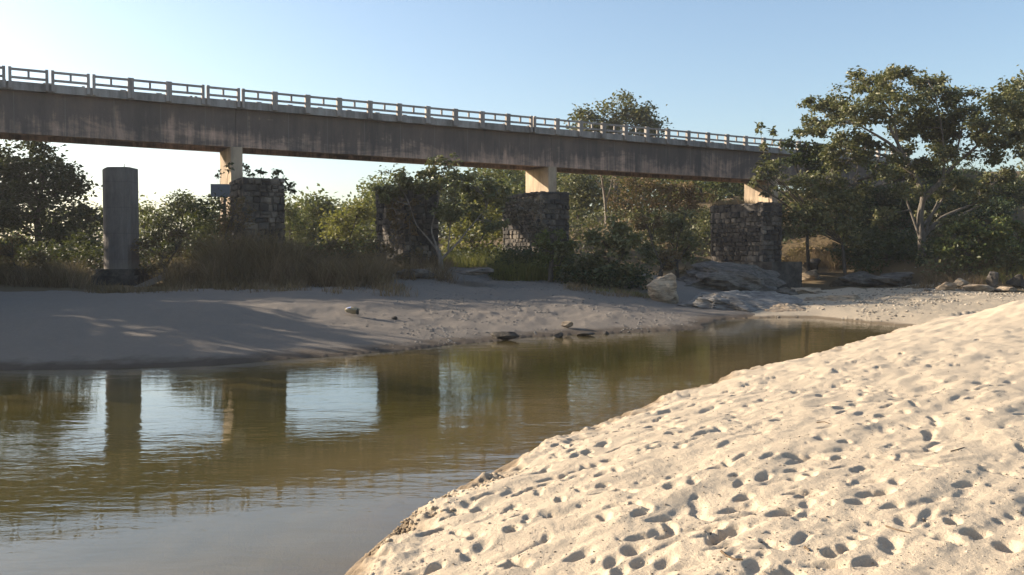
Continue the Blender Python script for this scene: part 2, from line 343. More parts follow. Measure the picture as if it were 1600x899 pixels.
def height(x, y, fine=True):
    shp = x.shape; x = x.ravel().astype(float); y = y.ravel().astype(float)
    wa = 0.05 + 0.13 * np.clip((np.hypot(x, y) - 12) / 15, 0, 1); xw = x + wa * fbm(x * .7, y * .7, 3, 51); yw = y + wa * fbm(x * .7, y * .7, 3, 57)
    dr = -sdist(xw, yw, river_poly); db = sdist(xw, yw, bar_poly)
    zs = shep(x, y)
    k = 0.25; a = 0.015 + 0.12 * dr + 0.01 * np.clip(dr, 0, None) ** 1.5; h = np.clip(0.5 + 0.5 * (zs - a) / k, 0, 1)
    zf = zs + (a - zs) * h - k * h * (1 - h) * 0.5
    zf = np.where(dr > 0, np.maximum(zf, np.minimum(0.02 + 0.05 * dr, 0.1)), zf)
    amp = np.clip(dr / 3, 0, 1) * np.clip((np.hypot(x, y) - 18) / 10, 0, 1)
    zf = zf + amp * (0.05 * fbm(x * 0.5, y * 0.5, 4, 3) + 0.03 * fbm(x * 2.3, y * 2.3, 3, 5) * np.clip((x + 8) / 8, 0.5, 1)) + np.clip((np.hypot(x, y) - 45) / 40, 0, 1) * 0.35 * fbm(x * 0.12, y * 0.12, 4, 9)
    dbp = np.clip(db, 0, None)
    prof = 0.07 * np.clip(dbp / 0.30, 0, 1) + 1.02 * (1 - np.exp(-dbp / 4.4)) + 1.0 * np.exp(-(((x - 20.5) / 5) ** 2 + ((y - 26.5) / 5) ** 2)) * np.clip(dbp / 3, 0, 1)
    ed = np.exp(-((dbp - 0.25) / 0.3) ** 2) * np.clip(dbp / 0.1, 0, 1)
    ca, sa = math.cos(0.75), math.sin(0.75); xr, yr = x * ca + y * sa, -x * sa + y * ca
    lump = 0.036 * fbm(xr * 0.9, yr * 2.0, 2, 21) + 0.013 * fbm(xr * 2.6, yr * 5.5, 2, 25) + 0.0040 * fbm(x * 14, y * 14, 3, 27)
    prof = prof + lump * np.clip(dbp / 0.6, 0, 1) + ed * (0.035 * fbm(x * 7, y * 7, 3, 31) + 0.05 * vnoise(x * 2.2, y * 2.2, 33))
    zin = -np.minimum(0.03 * (-dr) + 0.006 * np.clip(-dr, 0, None) ** 2 + 0.012, 0.75) + 0.02 * fbm(x * 0.9, y * 0.9, 3, 41)
    z = np.where(dr < 0, np.minimum(zin, -0.015), np.where(db > 0, np.maximum(prof, np.minimum(zf, 0.3 + 0 * zf) * (x > 14)), zf))
    return z.reshape(shp), dr.reshape(shp), db.reshape(shp)
def zat(x, y):
    return float(height(np.array([x]), np.array([y]))[0][0])

th_f = np.radians(np.linspace(-40, 40, 760)); th_b = np.radians(np.linspace(40, 320, 90)[1:-1])
TH = np.concatenate([th_f, th_b])
RR = np.concatenate([np.geomspace(0.6, 4.2, 16)[:-1], np.geomspace(4.2, 14, 330)[:-1], np.geomspace(14, 62, 210)[:-1], np.geomspace(62, 900, 70)])
rg, tg = np.meshgrid(RR, TH, indexing='ij')
GX, GY = rg * np.sin(tg), rg * np.cos(tg)
GZ, GDR, GDB = height(GX, GY)
# foot prints pressed into the near sand
nf = len(th_f)
prints = []
rngp = np.random.default_rng(11)
while len(prints) < 2300:
    rr_ = math.exp(rngp.uniform(math.log(4.3), math.log(26))); tt_ = rngp.uniform(-0.55, 0.62)
    prints.append((rr_ * math.sin(tt_), rr_ * math.cos(tt_)))
trails = []
for k in range(34):                     # people walking along and across the bar
    rr_ = math.exp(rngp.uniform(math.log(4.6), math.log(24))); tt_ = rngp.uniform(-0.35, 0.6)
    x0, y0 = rr_ * math.sin(tt_), rr_ * math.cos(tt_); a = rngp.choice([0.85, 0.85, 0.85, 0.1, 1.6, -0.5]) + rngp.normal(0, .25) + (math.pi if rngp.random() < .5 else 0)
    for n_ in range(rngp.integers(6, 22)):
        sd_ = 1 if n_ % 2 else -1
        trails.append((x0 - math.sin(a) * .10 * sd_, y0 + math.cos(a) * .10 * sd_, a)); x0 += math.cos(a) * .52; y0 += math.sin(a) * .52; a += rngp.normal(0, .10)
pxy = np.array(prints); db_p = sdist(pxy[:, 0], pxy[:, 1], bar_poly)
keep = []
for (x0, y0), d in zip(prints, db_p):
    if d < 0.35 or vnoise(np.array([x0 * .45]), np.array([y0 * .45]), 61)[0] < rngp.uniform(-1.0, .1): continue
    if all((x0 - a) ** 2 + (y0 - b) ** 2 > 0.14 ** 2 for a, b in keep): keep.append((x0, y0))
def press(x0, y0, ang, L, W, dep, rim):
    r0, t0 = math.hypot(x0, y0), math.atan2(x0, y0); ext = L * 1.6
    i0, i1 = np.searchsorted(RR, r0 - ext), np.searchsorted(RR, r0 + ext)
    j0, j1 = np.searchsorted(th_f, t0 - ext / r0), np.searchsorted(th_f, t0 + ext / r0)
    if i1 <= i0 or j1 <= j0: return
    X, Y = GX[i0:i1, j0:j1] - x0, GY[i0:i1, j0:j1] - y0
    c, s = math.cos(ang), math.sin(ang); u, v = X * c + Y * s, -X * s + Y * c
    w = W * (1 + 0.22 * np.clip(u / L, -1, 1))
    q = np.sqrt((u / L) ** 2 + (v / w) ** 2) + 0.20 * vnoise(X * 8 + x0 * 7, Y * 8 + y0 * 5, 3)
    prof = -.88 * dep * (0.55 * np.exp(-(q / 0.92) ** 2.4) + 0.45 * np.clip(1.2 - 1.2 * q ** 2.0, 0, 1)) * 1.08 * (1 + 0.25 * u / L) + rim * dep * np.exp(-((q - 1.22) / 0.26) ** 2)
    ok = GDB[i0:i1, j0:j1] > 0.15
    GZ[i0:i1, j0:j1] += np.where(ok, prof, 0)
for x0, y0, a in trails:
    dp = rngp.uniform(.025, .055)
    press(x0 + .05 * math.cos(a), y0 + .05 * math.sin(a), a, rngp.uniform(.085, .11), rngp.uniform(.042, .055), dp * .8, .16)
    press(x0 - .08 * math.cos(a), y0 - .08 * math.sin(a), a, rngp.uniform(.05, .065), rngp.uniform(.035, .045), dp, .12)
for x0, y0 in keep:
    k = rngp.random(); ang = 0.75 + rngp.normal(0, 0.55)
    if k < 0.40: press(x0, y0, ang, rngp.uniform(.09, .15), rngp.uniform(.045, .075), rngp.uniform(.03, .06), .10)
    elif k < 0.62: press(x0, y0, ang, rngp.uniform(.16, .30), rngp.uniform(.04, .07), rngp.uniform(.018, .035), .06)
    else: press(x0, y0, ang, rngp.uniform(.03, .06), rngp.uniform(.022, .038), rngp.uniform(.010, .024), .12)
for x_, y_, s_ in [(1240, 770, .11), (1228, 800, .12), (1530, 600, .12), (1140, 830, .17), (1320, 690, .1), (1160, 778, .1), (1380, 770, .13), (1240, 715, .1), (1000, 800, .12), (1040, 835, .13), (940, 760, .1), (1530, 835, .12), (1300, 865, .12), (800, 880, .13), (950, 720, .09)]:
    q = G(x_, y_, 0.75)
    for _ in range(4): q = G(x_, y_, zat(q[0], q[1]))
    press(q[0], q[1], 0.6 + rngp.normal(0, .3), s_ * .95, s_ * .52, .065, .12)
# split the one sheet into its pieces
nr, nc = GX.shape
idx = np.arange(nr * nc).reshape(nr, nc)
i00 = idx[:-1, :]; i10 = idx[1:, :]; i01 = np.roll(idx, -1, 1)[:-1, :]; i11 = np.roll(idx, -1, 1)[1:, :]
quads = np.stack([i00, i01, i11, i10], -1).reshape(-1, 4)
VV = np.stack([GX, GY, GZ], -1).reshape(-1, 3)
fdr = GDR.ravel()[quads].mean(1); fdb = GDB.ravel()[quads].mean(1); fy = VV[quads][:, :, 1].mean(1); fx = VV[quads][:, :, 0].mean(1); fr = np.hypot(fx, fy)
river = fdr < -0.6 
bar = (~river) & (fdb > -0.6) & ~((fdr > 0) & (fdb < 0)) & (fr < 120)
fars = (~river) & (~bar) & (fdr < 17) & (fr < 56)
beach = fars & (fx > 9.2 + .35 * (fy - 36) + .8 * vnoise(fx * .7, fy * .7, 2)); fars = fars & ~beach
rest = ~(river | bar | fars | beach)
for nm, msk, mt in (('near_sand_bank', bar, 'near_sand'), ('river_bed', river, 'bed'), ('far_sand_bank', fars, 'far_sand'), ('beach', beach, 'beach_sand'), ('ground', rest, 'soil')):
    q = quads[msk]; u, inv = np.unique(q, return_inverse=True)
    tag(link(nm, mesh_np(nm, VV[u], inv.reshape(-1, 4), M[mt], True)), kind='structure')
# water sheet, a little wider than the river so that the banks cut it
wp = np.array(river_poly)
wx0, wx1 = -400, 40
gx = np.concatenate([np.linspace(-400, -40, 20)[:-1], np.linspace(-40, 24, 60)]); gy = np.linspace(-60, 40, 70)
wx, wy = np.meshgrid(gx, gy, indexing='ij'); sd = sdist(wx, wy, river_poly).reshape(wx.shape)
wi = np.arange(wx.size).reshape(wx.shape)
wq = np.stack([wi[:-1, :-1], wi[1:, :-1], wi[1:, 1:], wi[:-1, 1:]], -1).reshape(-1, 4)
wq = wq[(sd.ravel()[wq].max(1) > -1.2)]
u, inv = np.unique(wq, return_inverse=True)
tag(link('river_water', mesh_np('river_water', np.stack([wx.ravel(), wy.ravel(), np.zeros(wx.size)], -1)[u], inv.reshape(-1, 4), M['water'], True)), kind='structure')

# ------------------------------------------------------------------ bridge
AL = math.radians(60.82); BV = np.array((math.sin(AL), math.cos(AL))); MV = np.array((-math.cos(AL), math.sin(AL)))
T0, D0, HT = -0.277, 53.69, 12.494
def top(t): return HT - 0.00507 * t + 2.66e-5 * t * t
def bt(t, d, z):
    q = MV * d + BV * t; return (q[0], q[1], z)
bridge = empty('road_bridge', bt(11.5, 55.8, 1.5))
tag(bridge, 'long stained concrete road bridge with post and rail parapet, crossing high above the sand', 'bridge')
bp = np.array(bridge.location)
def bchild(o): o.parent = bridge; o.matrix_parent_inverse = Matrix.Translation(-Vector(bp)); return o
def along(mb, t0, t1, d0, d1, za, zb, step=2.0):
    n = max(1, int(math.ceil((t1 - t0) / step))); ts = np.linspace(t0, t1, n + 1)
    V = []; 
    for t in ts: V += [bt(t, d0, top(t) + za), bt(t, d1, top(t) + za), bt(t, d1, top(t) + zb), bt(t, d0, top(t) + zb)]
    Q = [(4 * i + j, 4 * i + (j + 1) % 4, 4 * i + 4 + (j + 1) % 4, 4 * i + 4 + j) for i in range(n) for j in range(4)]
    Q += [(3, 2, 1, 0), (4 * n, 4 * n + 1, 4 * n + 2, 4 * n + 3)]
    mb.add(V, Q=Q)
TA, TB = -45.0, 73.0
for joint0, joint1 in ((TA, -10.51), (-10.49, 11.49), (11.51, 33.49), (33.51, 55.49), (55.51, TB)):
    for d0, d1 in ((54.25, 54.75), (56.95, 57.45)):
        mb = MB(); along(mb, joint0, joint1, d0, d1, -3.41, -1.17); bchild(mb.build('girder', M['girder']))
mb = MB(); along(mb, TA, TB, 53.86, 57.84, -1.17, -0.74); bchild(mb.build('deck_slab', M['fascia']))
for t in (-10.5, 11.5, 22.5, 33.5, 44.5, 55.5):
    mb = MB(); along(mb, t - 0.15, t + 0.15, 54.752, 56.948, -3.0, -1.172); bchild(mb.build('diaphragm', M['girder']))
for t in (-10.5, 11.5, 33.5, 55.3):
    mb = MB(); V = []
    w = 0.34
    for z in (-1.0, top(t) - 3.412):
        V += [bt(t - w, 54.05, z), bt(t + w, 54.05, z), bt(t + w, 57.3, z), bt(t - w, 57.3, z)]
    mb.hexa(V)
    bchild(mb.build('column', M['column']))
mb = MB(); V = []
for z in (3.0, top(72) - 3.43):
    V += [bt(70, 53.6, z), bt(76, 53.6, z), bt(76, 58.1, z), bt(70, 58.1, z)]
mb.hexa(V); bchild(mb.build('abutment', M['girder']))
ib = np.arange(-20, 37)
def shared(name, mb, mat):
    return mb.mesh(name, mat)
yaw = math.atan2(BV[1], BV[0])
mbp = MB(); mbp.box(-0.075, 0.075, -0.13, 0.13, -1.12, 0.0); post_me = mbp.mesh('railing_post', M['rail'])
mbr = MB(); mbr.box(-0.5, 0.5, -0.06, 0.06, -0.06, 0.06); rail_me = mbr.mesh('rail', M['rail'])
mbb = MB(); mbb.box(-0.055, 0.055, -0.05, 0.05, -0.155, 0.155); bal_me = mbb.mesh('baluster', M['rail'])
def place(name, me, t, d, z, sl=0.0, sx=1.0):
    o = bpy.data.objects.new(name, me); COL.objects.link(o)
    o.location = bt(t, d, z); o.rotation_euler = (0, -sl, yaw); o.scale = (sx, 1, 1); return bchild(o)
for row, d in ((0, 53.83), (1, 57.87)):
    for i in ib:
        t = T0 + 2.0 * i
        gap = 0.14 if i in (0, 1, 2, 5, 6, -3, -2, 16) else 0.082
        for s in (-1, 1): place('railing_post', post_me, t + s * gap, d, top(t))
        if i < ib[-1]:
            tm = t + 1.0; gn = 0.14 if (i + 1) in (0, 1, 2, 5, 6, -3, -2, 16) else 0.082
            a, b = t + gap + 0.077, t + 2.0 - gn - 0.077; sl = (top(b) - top(a)) / (b - a)
            place('rail', rail_me, (a + b) / 2, d, top(tm) - 0.10, sl, b - a); place('rail', rail_me, (a + b) / 2, d, top(tm) - 0.53, sl, b - a)
            place('baluster', bal_me, tm, d, top(tm) - 0.315)

# ------------------------------------------------------------------ old masonry piers
def stone_variant(seed):
    g = np.random.default_rng(seed)
    def ring(s, y, j): return [(sx * s + g.uniform(-j, j), y, sz * s + g.uniform(-j, j)) for sx, sz in ((-.5, -.5), (.5, -.5), (.5, .5), (-.5, .5))]
    V = ring(1.0, 0.6, 0.0) + ring(1.0, -0.05, 0.10) + ring(0.66, -0.42 - g.uniform(0, .25), 0.13)
    Q = [(4 * k + i, 4 * k + (i + 1) % 4, 4 * k + 4 + (i + 1) % 4, 4 * k + 4 + i) for k in range(2) for i in range(4)] + [(8, 9, 10, 11)]
    return np.array(V), np.array(Q)
SV = [stone_variant(s) for s in range(9)]
SM = [mesh_np('stone', v, q, M['stone']) for v, q in SV]
def courses(w, h, g):
    z = 0.0; out = []
    while z < h - 0.08:
        ch = min(g.uniform(.20, .40), h - z)
        if h - z - ch < 0.14: ch = h - z
        x = 0.0
        while x < w - 0.05:
            cw = min(g.choice([g.uniform(.2, .38), g.uniform(.35, .75)]), w - x)
            if w - x - cw < 0.18: cw = w - x
            if ch > .32 and cw < .5 and g.random() < .45:
                k = g.uniform(.38, .62); out += [(x + cw / 2, z + ch * k / 2, cw, ch * k), (x + cw / 2, z + ch * (1 + k) / 2, cw, ch * (1 - k))]
            else: out.append((x + cw / 2, z + ch / 2, cw, ch))
            x += cw
        z += ch
    return out
def pier(name, label, t_nose, d_nose, wb, lm, z0, z1, seed, plinth=None):
    g = np.random.default_rng(seed)
    c = bt(t_nose + wb / 2, d_nose + lm / 2, z0)
    root = empty(name, c); root.rotation_euler = (0, 0, yaw); tag(root, label, 'bridge pier')
    # local frame: x along the bridge, y away from the camera
    mb = MB(); mb.box(-wb / 2 + .06, wb / 2 - .06, -lm / 2 + .06, lm / 2 - .06, -0.8, z1 - z0 - .04); mb.build('core', M['mortar'], root)
    H = z1 - z0; n = 0
    def put(face, x, z, cw, ch):
        o = bpy.data.objects.new('stone', SM[g.integers(len(SM))]); COL.objects.link(o); o.parent = root
        o.scale = (cw * g.uniform(.90, 1.0), g.uniform(.12, .24), ch * g.uniform(.90, 1.0))
        off = g.uniform(-.04, .05); tw = g.normal(0, .07)
        if face == 'nose': o.location = (x - wb / 2, -lm / 2 + .04 + off, z); o.rotation_euler = (0, tw, 0)
        elif face == 'left': o.location = (-wb / 2 + .04 + off, lm / 2 - x, z); o.rotation_euler = (0, tw, -math.pi / 2)
        elif face == 'top': o.location = (x - wb / 2, z - lm / 2, H - .06 + off); o.rotation_euler = (-math.pi / 2, 0, 0)
    cs = [('nose',) + k for k in courses(wb, H, g)] + [('left',) + k for k in courses(lm, H, g)]
    cs = cs[:300] if len(cs) > 300 else cs
    for k in cs:
        edge = k[1] < .35 or k[1] > (wb if k[0] == 'nose' else lm) - .35; topc = k[2] > H - .45
        if (topc and g.random() < .22) or (edge and g.random() < .07) or g.random() < .02: continue
        put(*k)
    # faces turned away and the top: one joined part
    Vs, Qs, nn = [], [], 0
    for face, (ww, hh) in (('right', (lm, H)), ('back', (wb, H)), ('top', (wb, lm))):
        for x, z, cw, ch in courses(ww, hh, g):
            v, q = SV[g.integers(len(SV))]; v = v * (cw * .95, .15, ch * .93)
            if face == 'right': v = np.stack([wb / 2 - .04 - v[:, 1], v[:, 0] + x - lm / 2, v[:, 2] + z], -1)
            elif face == 'back': v = np.stack([wb / 2 - x - v[:, 0], lm / 2 - .04 - v[:, 1], v[:, 2] + z], -1)
            else: v = np.stack([v[:, 0] + x - wb / 2, v[:, 2] + z - lm / 2, H - .06 - v[:, 1] * .6 + g.uniform(-.05, .05)], -1)
            Vs.append(v); Qs.append(q + nn); nn += len(v)
    o = link('rear_stone', mesh_np('rear_stone', np.concatenate(Vs), np.concatenate(Qs), M['stone']), root); o['kind'] = 'stuff'
    if plinth:
        e, ph = plinth
        mb = MB(); mb.box(-wb / 2 - .05, wb / 2 + e, -lm / 2 - e, lm / 2 + .05, -1.2, ph); pl = mb.build('plinth', M['mortar'], root)
    return root
def tpos(px, d):
    k = (px - CX) / F; return d * (0.4876 + 0.873 * k) / (0.873 - 0.4876 * k)
def nose_z(px, d, py):
    q = MV * d + BV * tpos(px, d); return P(px, py, q[1])[2]
for name_px, d, wb, lm, ytop, lab, sd_, pl in (
        (381, 44.0, 2.0, 3.0, 277, 'dark rubble stone pier right of the grey blank board, bush growing on its top corner', 1, None),
        (632, 44.0, 2.0, 4.2, 291, 'rubble stone pier behind the pale-limbed tree, dry creeper hanging down its side', 2, None),
        (846, 44.2, 1.9, 4.7, 299, 'rubble stone pier below the second bridge column, grey dry brush against its side', 3, None),
        (1191, 39.5, 1.6, 4.6, 316, 'wide rubble stone pier standing on the grey rock outcrop, sunlit triangle on its upper wall', 4, (0.85, 2.3))):
    tn = tpos(name_px, d); q = MV * d + BV * tn
    zt = P(name_px, ytop, q[1])[2]; zb = zat(q[0], q[1]) - 0.3
    pier('stone_pier', lab, tn, d, wb, lm, zb, zt, sd_, pl)

# concrete pillar on the left
pA = P(188, 425, 42.0); zA = zat(pA[0], pA[1])
pil = empty('concrete_pillar', (pA[0], pA[1], zA)); tag(pil, 'free-standing tall grey concrete pillar with rounded side, on a block at the back of the sand', 'pillar')
mb = MB(); poly = [(math.cos(a) * .62 - .10, math.sin(a) * .62) for a in np.linspace(math.pi * .5, math.pi * 1.5, 13)] + [(0.62, -.62), (0.72, -.45), (0.72, .45), (0.62, .62)]
hA = P(188, 263, 42.0)[2] - zA
mb.prism(poly[::-1][::-1], 0.75, hA, lambda p: hA - 0.28 * max(0, -.25 - p[0]) )
mb.build('shaft', M['pillar'], pil)
mb = MB(); mb.box(-.95, 1.2, -.95, .9, -.6, .45); mb.box(-.8, 1.0, -.8, .75, .45, .75); mb.build('plinth', M['mortar'], pil)
mb = MB(); mb.tube([(.25, 0, hA - .1), (.26, 0, hA + .1), (.25, .01, hA + .22)], .016, .014, 5); mb.build('rebar', M['steel'], pil)
for o in pil.children: pass
a_ = P(212, 452, 40.8); b_ = P(258, 431, 40.8)
mb = MB(); dx = (b_ - a_); L_ = np.linalg.norm(dx)
mb.box(-L_ / 2, L_ / 2, -.5, .5, -.13, .13); sl = mb.build('concrete_slab', M['pillar']); sl.location = (a_ + b_) / 2; sl.rotation_euler = (0.1, -math.atan2(dx[2], dx[0]), .1)
tag(sl, 'broken grey concrete slab leaning up beside the base of the tall pillar', 'slab')
# blank board on a post
bq = P(350, 298, 50.0); bz = zat(bq[0], bq[1])
sg = empty('board', (bq[0], bq[1], bz)); sg.rotation_euler = (0, 0, 0.12); tag(sg, 'grey blank weathered board raised in front of the first bridge column', 'board')
mb = MB(); mb.box(-.72, .72, -.03, .03, bq[2] - bz - .36, bq[2] - bz + .36); pn = mb.build('panel', M['board'], sg)
mb = MB()
for s in (-.4, .4): mb.box(-.72, .72, .032, .08, bq[2] - bz + s * .6 - .04, bq[2] - bz + s * .6 + .04)
mb.build('batten', M['board'], sg)
mb = MB(); mb.box(-.06, .06, .082, .2, -.5, bq[2] - bz + .3); mb.build('post', M['bark_dark'], sg)

# ------------------------------------------------------------------ rocks
def icosph(n):
    import bmesh
    bm = bmesh.new(); bmesh.ops.create_icosphere(bm, subdivisions=n, radius=1.0)
    V = np.array([v.co[:] for v in bm.verts]); T = np.array([[v.index for v in f.verts] for f in bm.faces]); bm.free(); return V, T
ICO = {n: icosph(n) for n in (1, 2, 3, 4, 5)}
def rock_verts(n, rx, ry, rz, seed, rough=0.22, cuts=5, strat=0.0):
    g = np.random.default_rng(seed); V, T = ICO[n]; V = V.copy()
    for _ in range(cuts + 11):
        d = g.normal(size=3); d /= np.linalg.norm(d); lim = g.uniform(.42, .86); p = V @ d
        V -= np.clip(p - lim, 0, None)[:, None] * d * .97
    o = g.uniform(0, 50, 3); q = V * (rx, ry, rz) / max(.25, min(rx, ry, rz) * 1.6)
    nz = fbm(q[:, 0] * .9 + o[0] + q[:, 2] * .7, q[:, 1] * .9 + o[1] - q[:, 2] * .9, 5, seed)
    rg_ = 1 - np.abs(fbm(q[:, 0] * 1.7 - o[1] + q[:, 2], q[:, 1] * 1.7 + q[:, 2] * .6 + o[2], 4, seed + 5))
    V *= (1 + rough * (.55 * nz + .35 * (rg_ - .6)))[:, None]
    if strat:
        lv = q[:, 2] * 2.6 + .5 * nz + .35 * q[:, 0]
        V[:, :2] *= (1 + strat * 1.6 * (np.abs(lv - np.floor(lv) - .5) * 2 - .5))[:, None]
    return V * (rx, ry, rz), T
def rock(label, c, rx, ry, rz, mat, seed, rot=0.0, tilt=0.0, n=4, sink=0.25, strat=0.0, rough=.25, name='rock', cat='rock', group=None, cuts=5):
    V, T = rock_verts(n, rx, ry, rz, seed, rough, cuts, strat)
    o = link(name, mesh_np(name, V, T, M[mat], n < 3)); o.location = (c[0], c[1], c[2] + rz * (1 - 2 * sink)); o.rotation_euler = (0, tilt, rot)
    return tag(o, label, cat, group)
def gpx(px, py):                        # where the sight line first meets the ground
    Ys = np.linspace(9, 90, 700); u, dy, dz = _dir(px, py); t = Ys / dy
    zr = HC + dz * t; zt = height(u * t, Ys)[0]; k = np.argmax(zt >= zr)
    return np.array((u * t[k], Ys[k], zt[k]))
def rk(label, px, py, wpx, hpx, mat, seed, dz=0.7, Y=None, **k):
    q = gpx(px, py) if Y is None else P(px, py, Y)
    s = q[1] / F; rx = wpx * s / 2; rz = hpx * s / 2
    return rock(label, q, rx, max(rx * dz, rz * .6), rz, mat, seed, **k)
rk('tan upright split boulder at the left end of the grey outcrop, beside green bush', 1040, 480, 58, 74, 'rock_tan', 131, dz=.8, Y=40.5, sink=.06, cuts=0, rough=.3, n=5, strat=.06)
rk('pale knobbly boulder tucked under the bush, left of the upright tan boulder', 1012, 455, 34, 34, 'rock_tan', 32, Y=44.5, sink=.1)
rk('broad pale grey rock slab sloping to the water below the wide stone pier', 1150, 496, 230, 52, 'rock_pale', 33, dz=.75, Y=40.5, sink=.10, strat=.05, tilt=.05, rough=.3, n=5)
rk('large dark grey rock hump carrying the wide stone pier', 1135, 472, 225, 70, 'rock_grey', 34, dz=.75, Y=49.5, sink=.08, strat=.12, rough=.3, n=5, tilt=.08)
rk('stepped grey ledge between the upright tan boulder and the broad slab', 1098, 488, 76, 44, 'rock_pale', 35, Y=43.5, sink=.15, strat=.08, rough=.3, n=5)
rk('warm brown low rock shelf at the waterline right of the broad slab', 1222, 497, 120, 30, 'rock_tan', 36, dz=.7, Y=38.5, sink=.2, strat=.05, rough=.3, n=5)
rk('flat tan rock lying on the beach right of the wide stone pier', 1312, 477, 118, 20, 'rock_tan', 37, dz=.5, Y=43.5, sink=.15, strat=.08, rough=.15)
rk('sunlit sloping tan rock between the wide stone pier and the shaded bank', 1262, 452, 78, 42, 'rock_tan', 38, dz=.8, Y=59, sink=.15, tilt=-.30, strat=.08)
rk('dark pitted boulder above the sunlit sloping rock, in front of dry grass', 1264, 430, 48, 34, 'rock_dark', 39, Y=61.5, sink=.1)
rk('shaded grey boulder shelf under the large tree left of its trunk', 1340, 448, 120, 36, 'rock_grey', 40, dz=.5, Y=55, sink=.25, strat=.08)
rk('second shaded boulder under the large tree, nearer its trunk', 1400, 446, 90, 30, 'rock_grey', 41, Y=53, sink=.25, strat=.08)
rk('dark rounded rock at the far waterline, larger of the two dark groups', 789, 531, 52, 18, 'rock_dark', 42, dz=.5, sink=.1)
rk('brown topped stone on the far shore above the small dark waterline rocks', 884, 513, 26, 14, 'rock_tan', 43, sink=.15, n=3)
rk('small dark rock at the far waterline below the brown topped stone', 874, 528, 24, 12, 'rock_dark', 44, sink=.15, n=3)
rk('flat dark rock at the far waterline right of the small dark rock', 912, 526, 34, 9, 'rock_dark', 45, sink=.15, n=3)
rk('tiny round dark rock at the far waterline, rightmost of that row', 947, 524, 12, 7, 'rock_dark', 46, sink=.2, n=3)
rk('long low grey rock hump on top of the far sand by the tree foot', 655, 434, 78, 18, 'rock_grey', 47, dz=.5, sink=.2)
rk('small brown stone on the far sand at the edge of the light streak', 616, 500, 15, 8, 'rock_dark', 48, sink=.25, n=3)
rk('squat grey rock block beside the waterline, between the ledge and the broad slab', 1100, 500, 60, 22, 'rock_grey', 49, Y=38.8, sink=.15, strat=.1, n=4)
rk('cracked grey rock block at the base of the wide stone pier, nose side', 1222, 470, 70, 30, 'rock_grey', 50, Y=48, sink=.15, strat=.12, n=4)
rk('low brown rock spur at the far waterline left of the ledge', 1052, 494, 70, 16, 'rock_tan', 51, Y=38.5, sink=.2, strat=.1, n=4)
rk('tan rock ledge below the sunlit sloping rock', 1258, 462, 90, 18, 'rock_tan', 52, Y=49, sink=.15, strat=.12, n=4)
rk('grey ledge at the back of the far sand, right of the pale-limbed tree', 742, 428, 70, 14, 'rock_grey', 53, Y=42, sink=.2, strat=.1, n=4)
g_ = np.random.default_rng(5)
foot = [(1478, 446, 42, 20, 'rock_tan', 'tan ledge rock, leftmost of the rocks at the foot of the right bank'), (1502, 438, 30, 16, 'rock_tan', 'small tan stone behind the leftmost ledge rock at the right bank foot'),
        (1530, 448, 46, 22, 'rock_tan', 'pale topped tan boulder in the middle of the right bank foot'), (1551, 436, 24, 30, 'rock_grey', 'upright grey stone among dry grass at the right bank foot'),
        (1570, 448, 50, 14, 'rock_tan', 'long flat brown rock at the right end of the bank foot'), (1590, 438, 34, 24, 'rock_dark', 'dark block of rock at the right edge of the photo'),
        (1586, 415, 16, 26, 'rock_grey', 'grey pointed stone standing in grass above the dark block'), (1450, 450, 22, 9, 'rock_grey', 'low flat grey stone left of the tan ledge rock')]
for i, (px, py, w, h, mt, lb) in enumerate(foot): rk(lb, px, py + 8, w, h, mt, 60 + i, Y=50 - (py - 430) * .12, sink=.2, n=3, strat=.08)
# gravel, pebbles and clods: nobody could count them
def scatter(name, pts, smin, smax, mat, n=1, flat=.6):
    g = np.random.default_rng(len(pts)); V, T = ICO[n]; k = len(pts)
    s = np.exp(g.uniform(math.log(smin), math.log(smax), k)); jit = g.uniform(.75, 1.25, (k, len(V), 1)); sc3 = np.stack([s * g.uniform(.8, 1.3, k), s * g.uniform(.8, 1.3, k), s * flat * g.uniform(.7, 1.2, k)], -1)
    W = V[None] * jit * sc3[:, None] + pts[:, None]
    FF = T[None] + (np.arange(k) * len(V))[:, None, None]
    return tag(link(name, mesh_np(name, W.reshape(-1, 3), FF.reshape(-1, 3), M[mat], True)), kind='stuff')
def drop(xy, dz=0.0):
    z = height(xy[:, 0], xy[:, 1])[0]; return np.column_stack([xy, z + dz])
def px_patch(n, x0, x1, y0, y1, z, g):
    a = np.array([G(px, py, z)[:2] for px, py in zip(g.uniform(x0, x1, n), g.uniform(y0, y1, n))]); return a
gg = np.random.default_rng(77)
def fuzzy(n, cx, cy, sx, sy, z):
    a = np.array([G(px, min(max(py, 412), 540), z)[:2] for px, py in zip(gg.normal(cx, sx, n), gg.normal(cy, sy, n))])
    return a[vnoise(a[:, 0] * .8, a[:, 1] * .8, 4) > -.25]
def land(a):
    return a[(sdist(a[:, 0], a[:, 1], river_poly) < -.15) & (sdist(a[:, 0], a[:, 1], bar_poly) < -.3)]
scatter('beach_gravel', drop(land(np.concatenate([fuzzy(2600, 1480, 464, 70, 5, .4), fuzzy(900, 1330, 486, 50, 10, .2)]))), .025, .08, 'pebble')
scatter('bank_gravel', drop(land(np.concatenate([fuzzy(1500, 810, 447, 70, 9, 1.1), fuzzy(900, 700, 478, 60, 12, .8), fuzzy(700, 900, 490, 70, 16, .4), fuzzy(500, 1020, 492, 40, 12, .2)]))), .015, .055, 'rock_pale')
rr_ = np.exp(gg.uniform(math.log(4.3), math.log(16), 4200)); tt_ = gg.uniform(-.2, .58, 4200)
xy = np.stack([rr_ * np.sin(tt_), rr_ * np.cos(tt_)], -1); xy = xy[sdist(xy[:, 0], xy[:, 1], bar_poly) > .3]
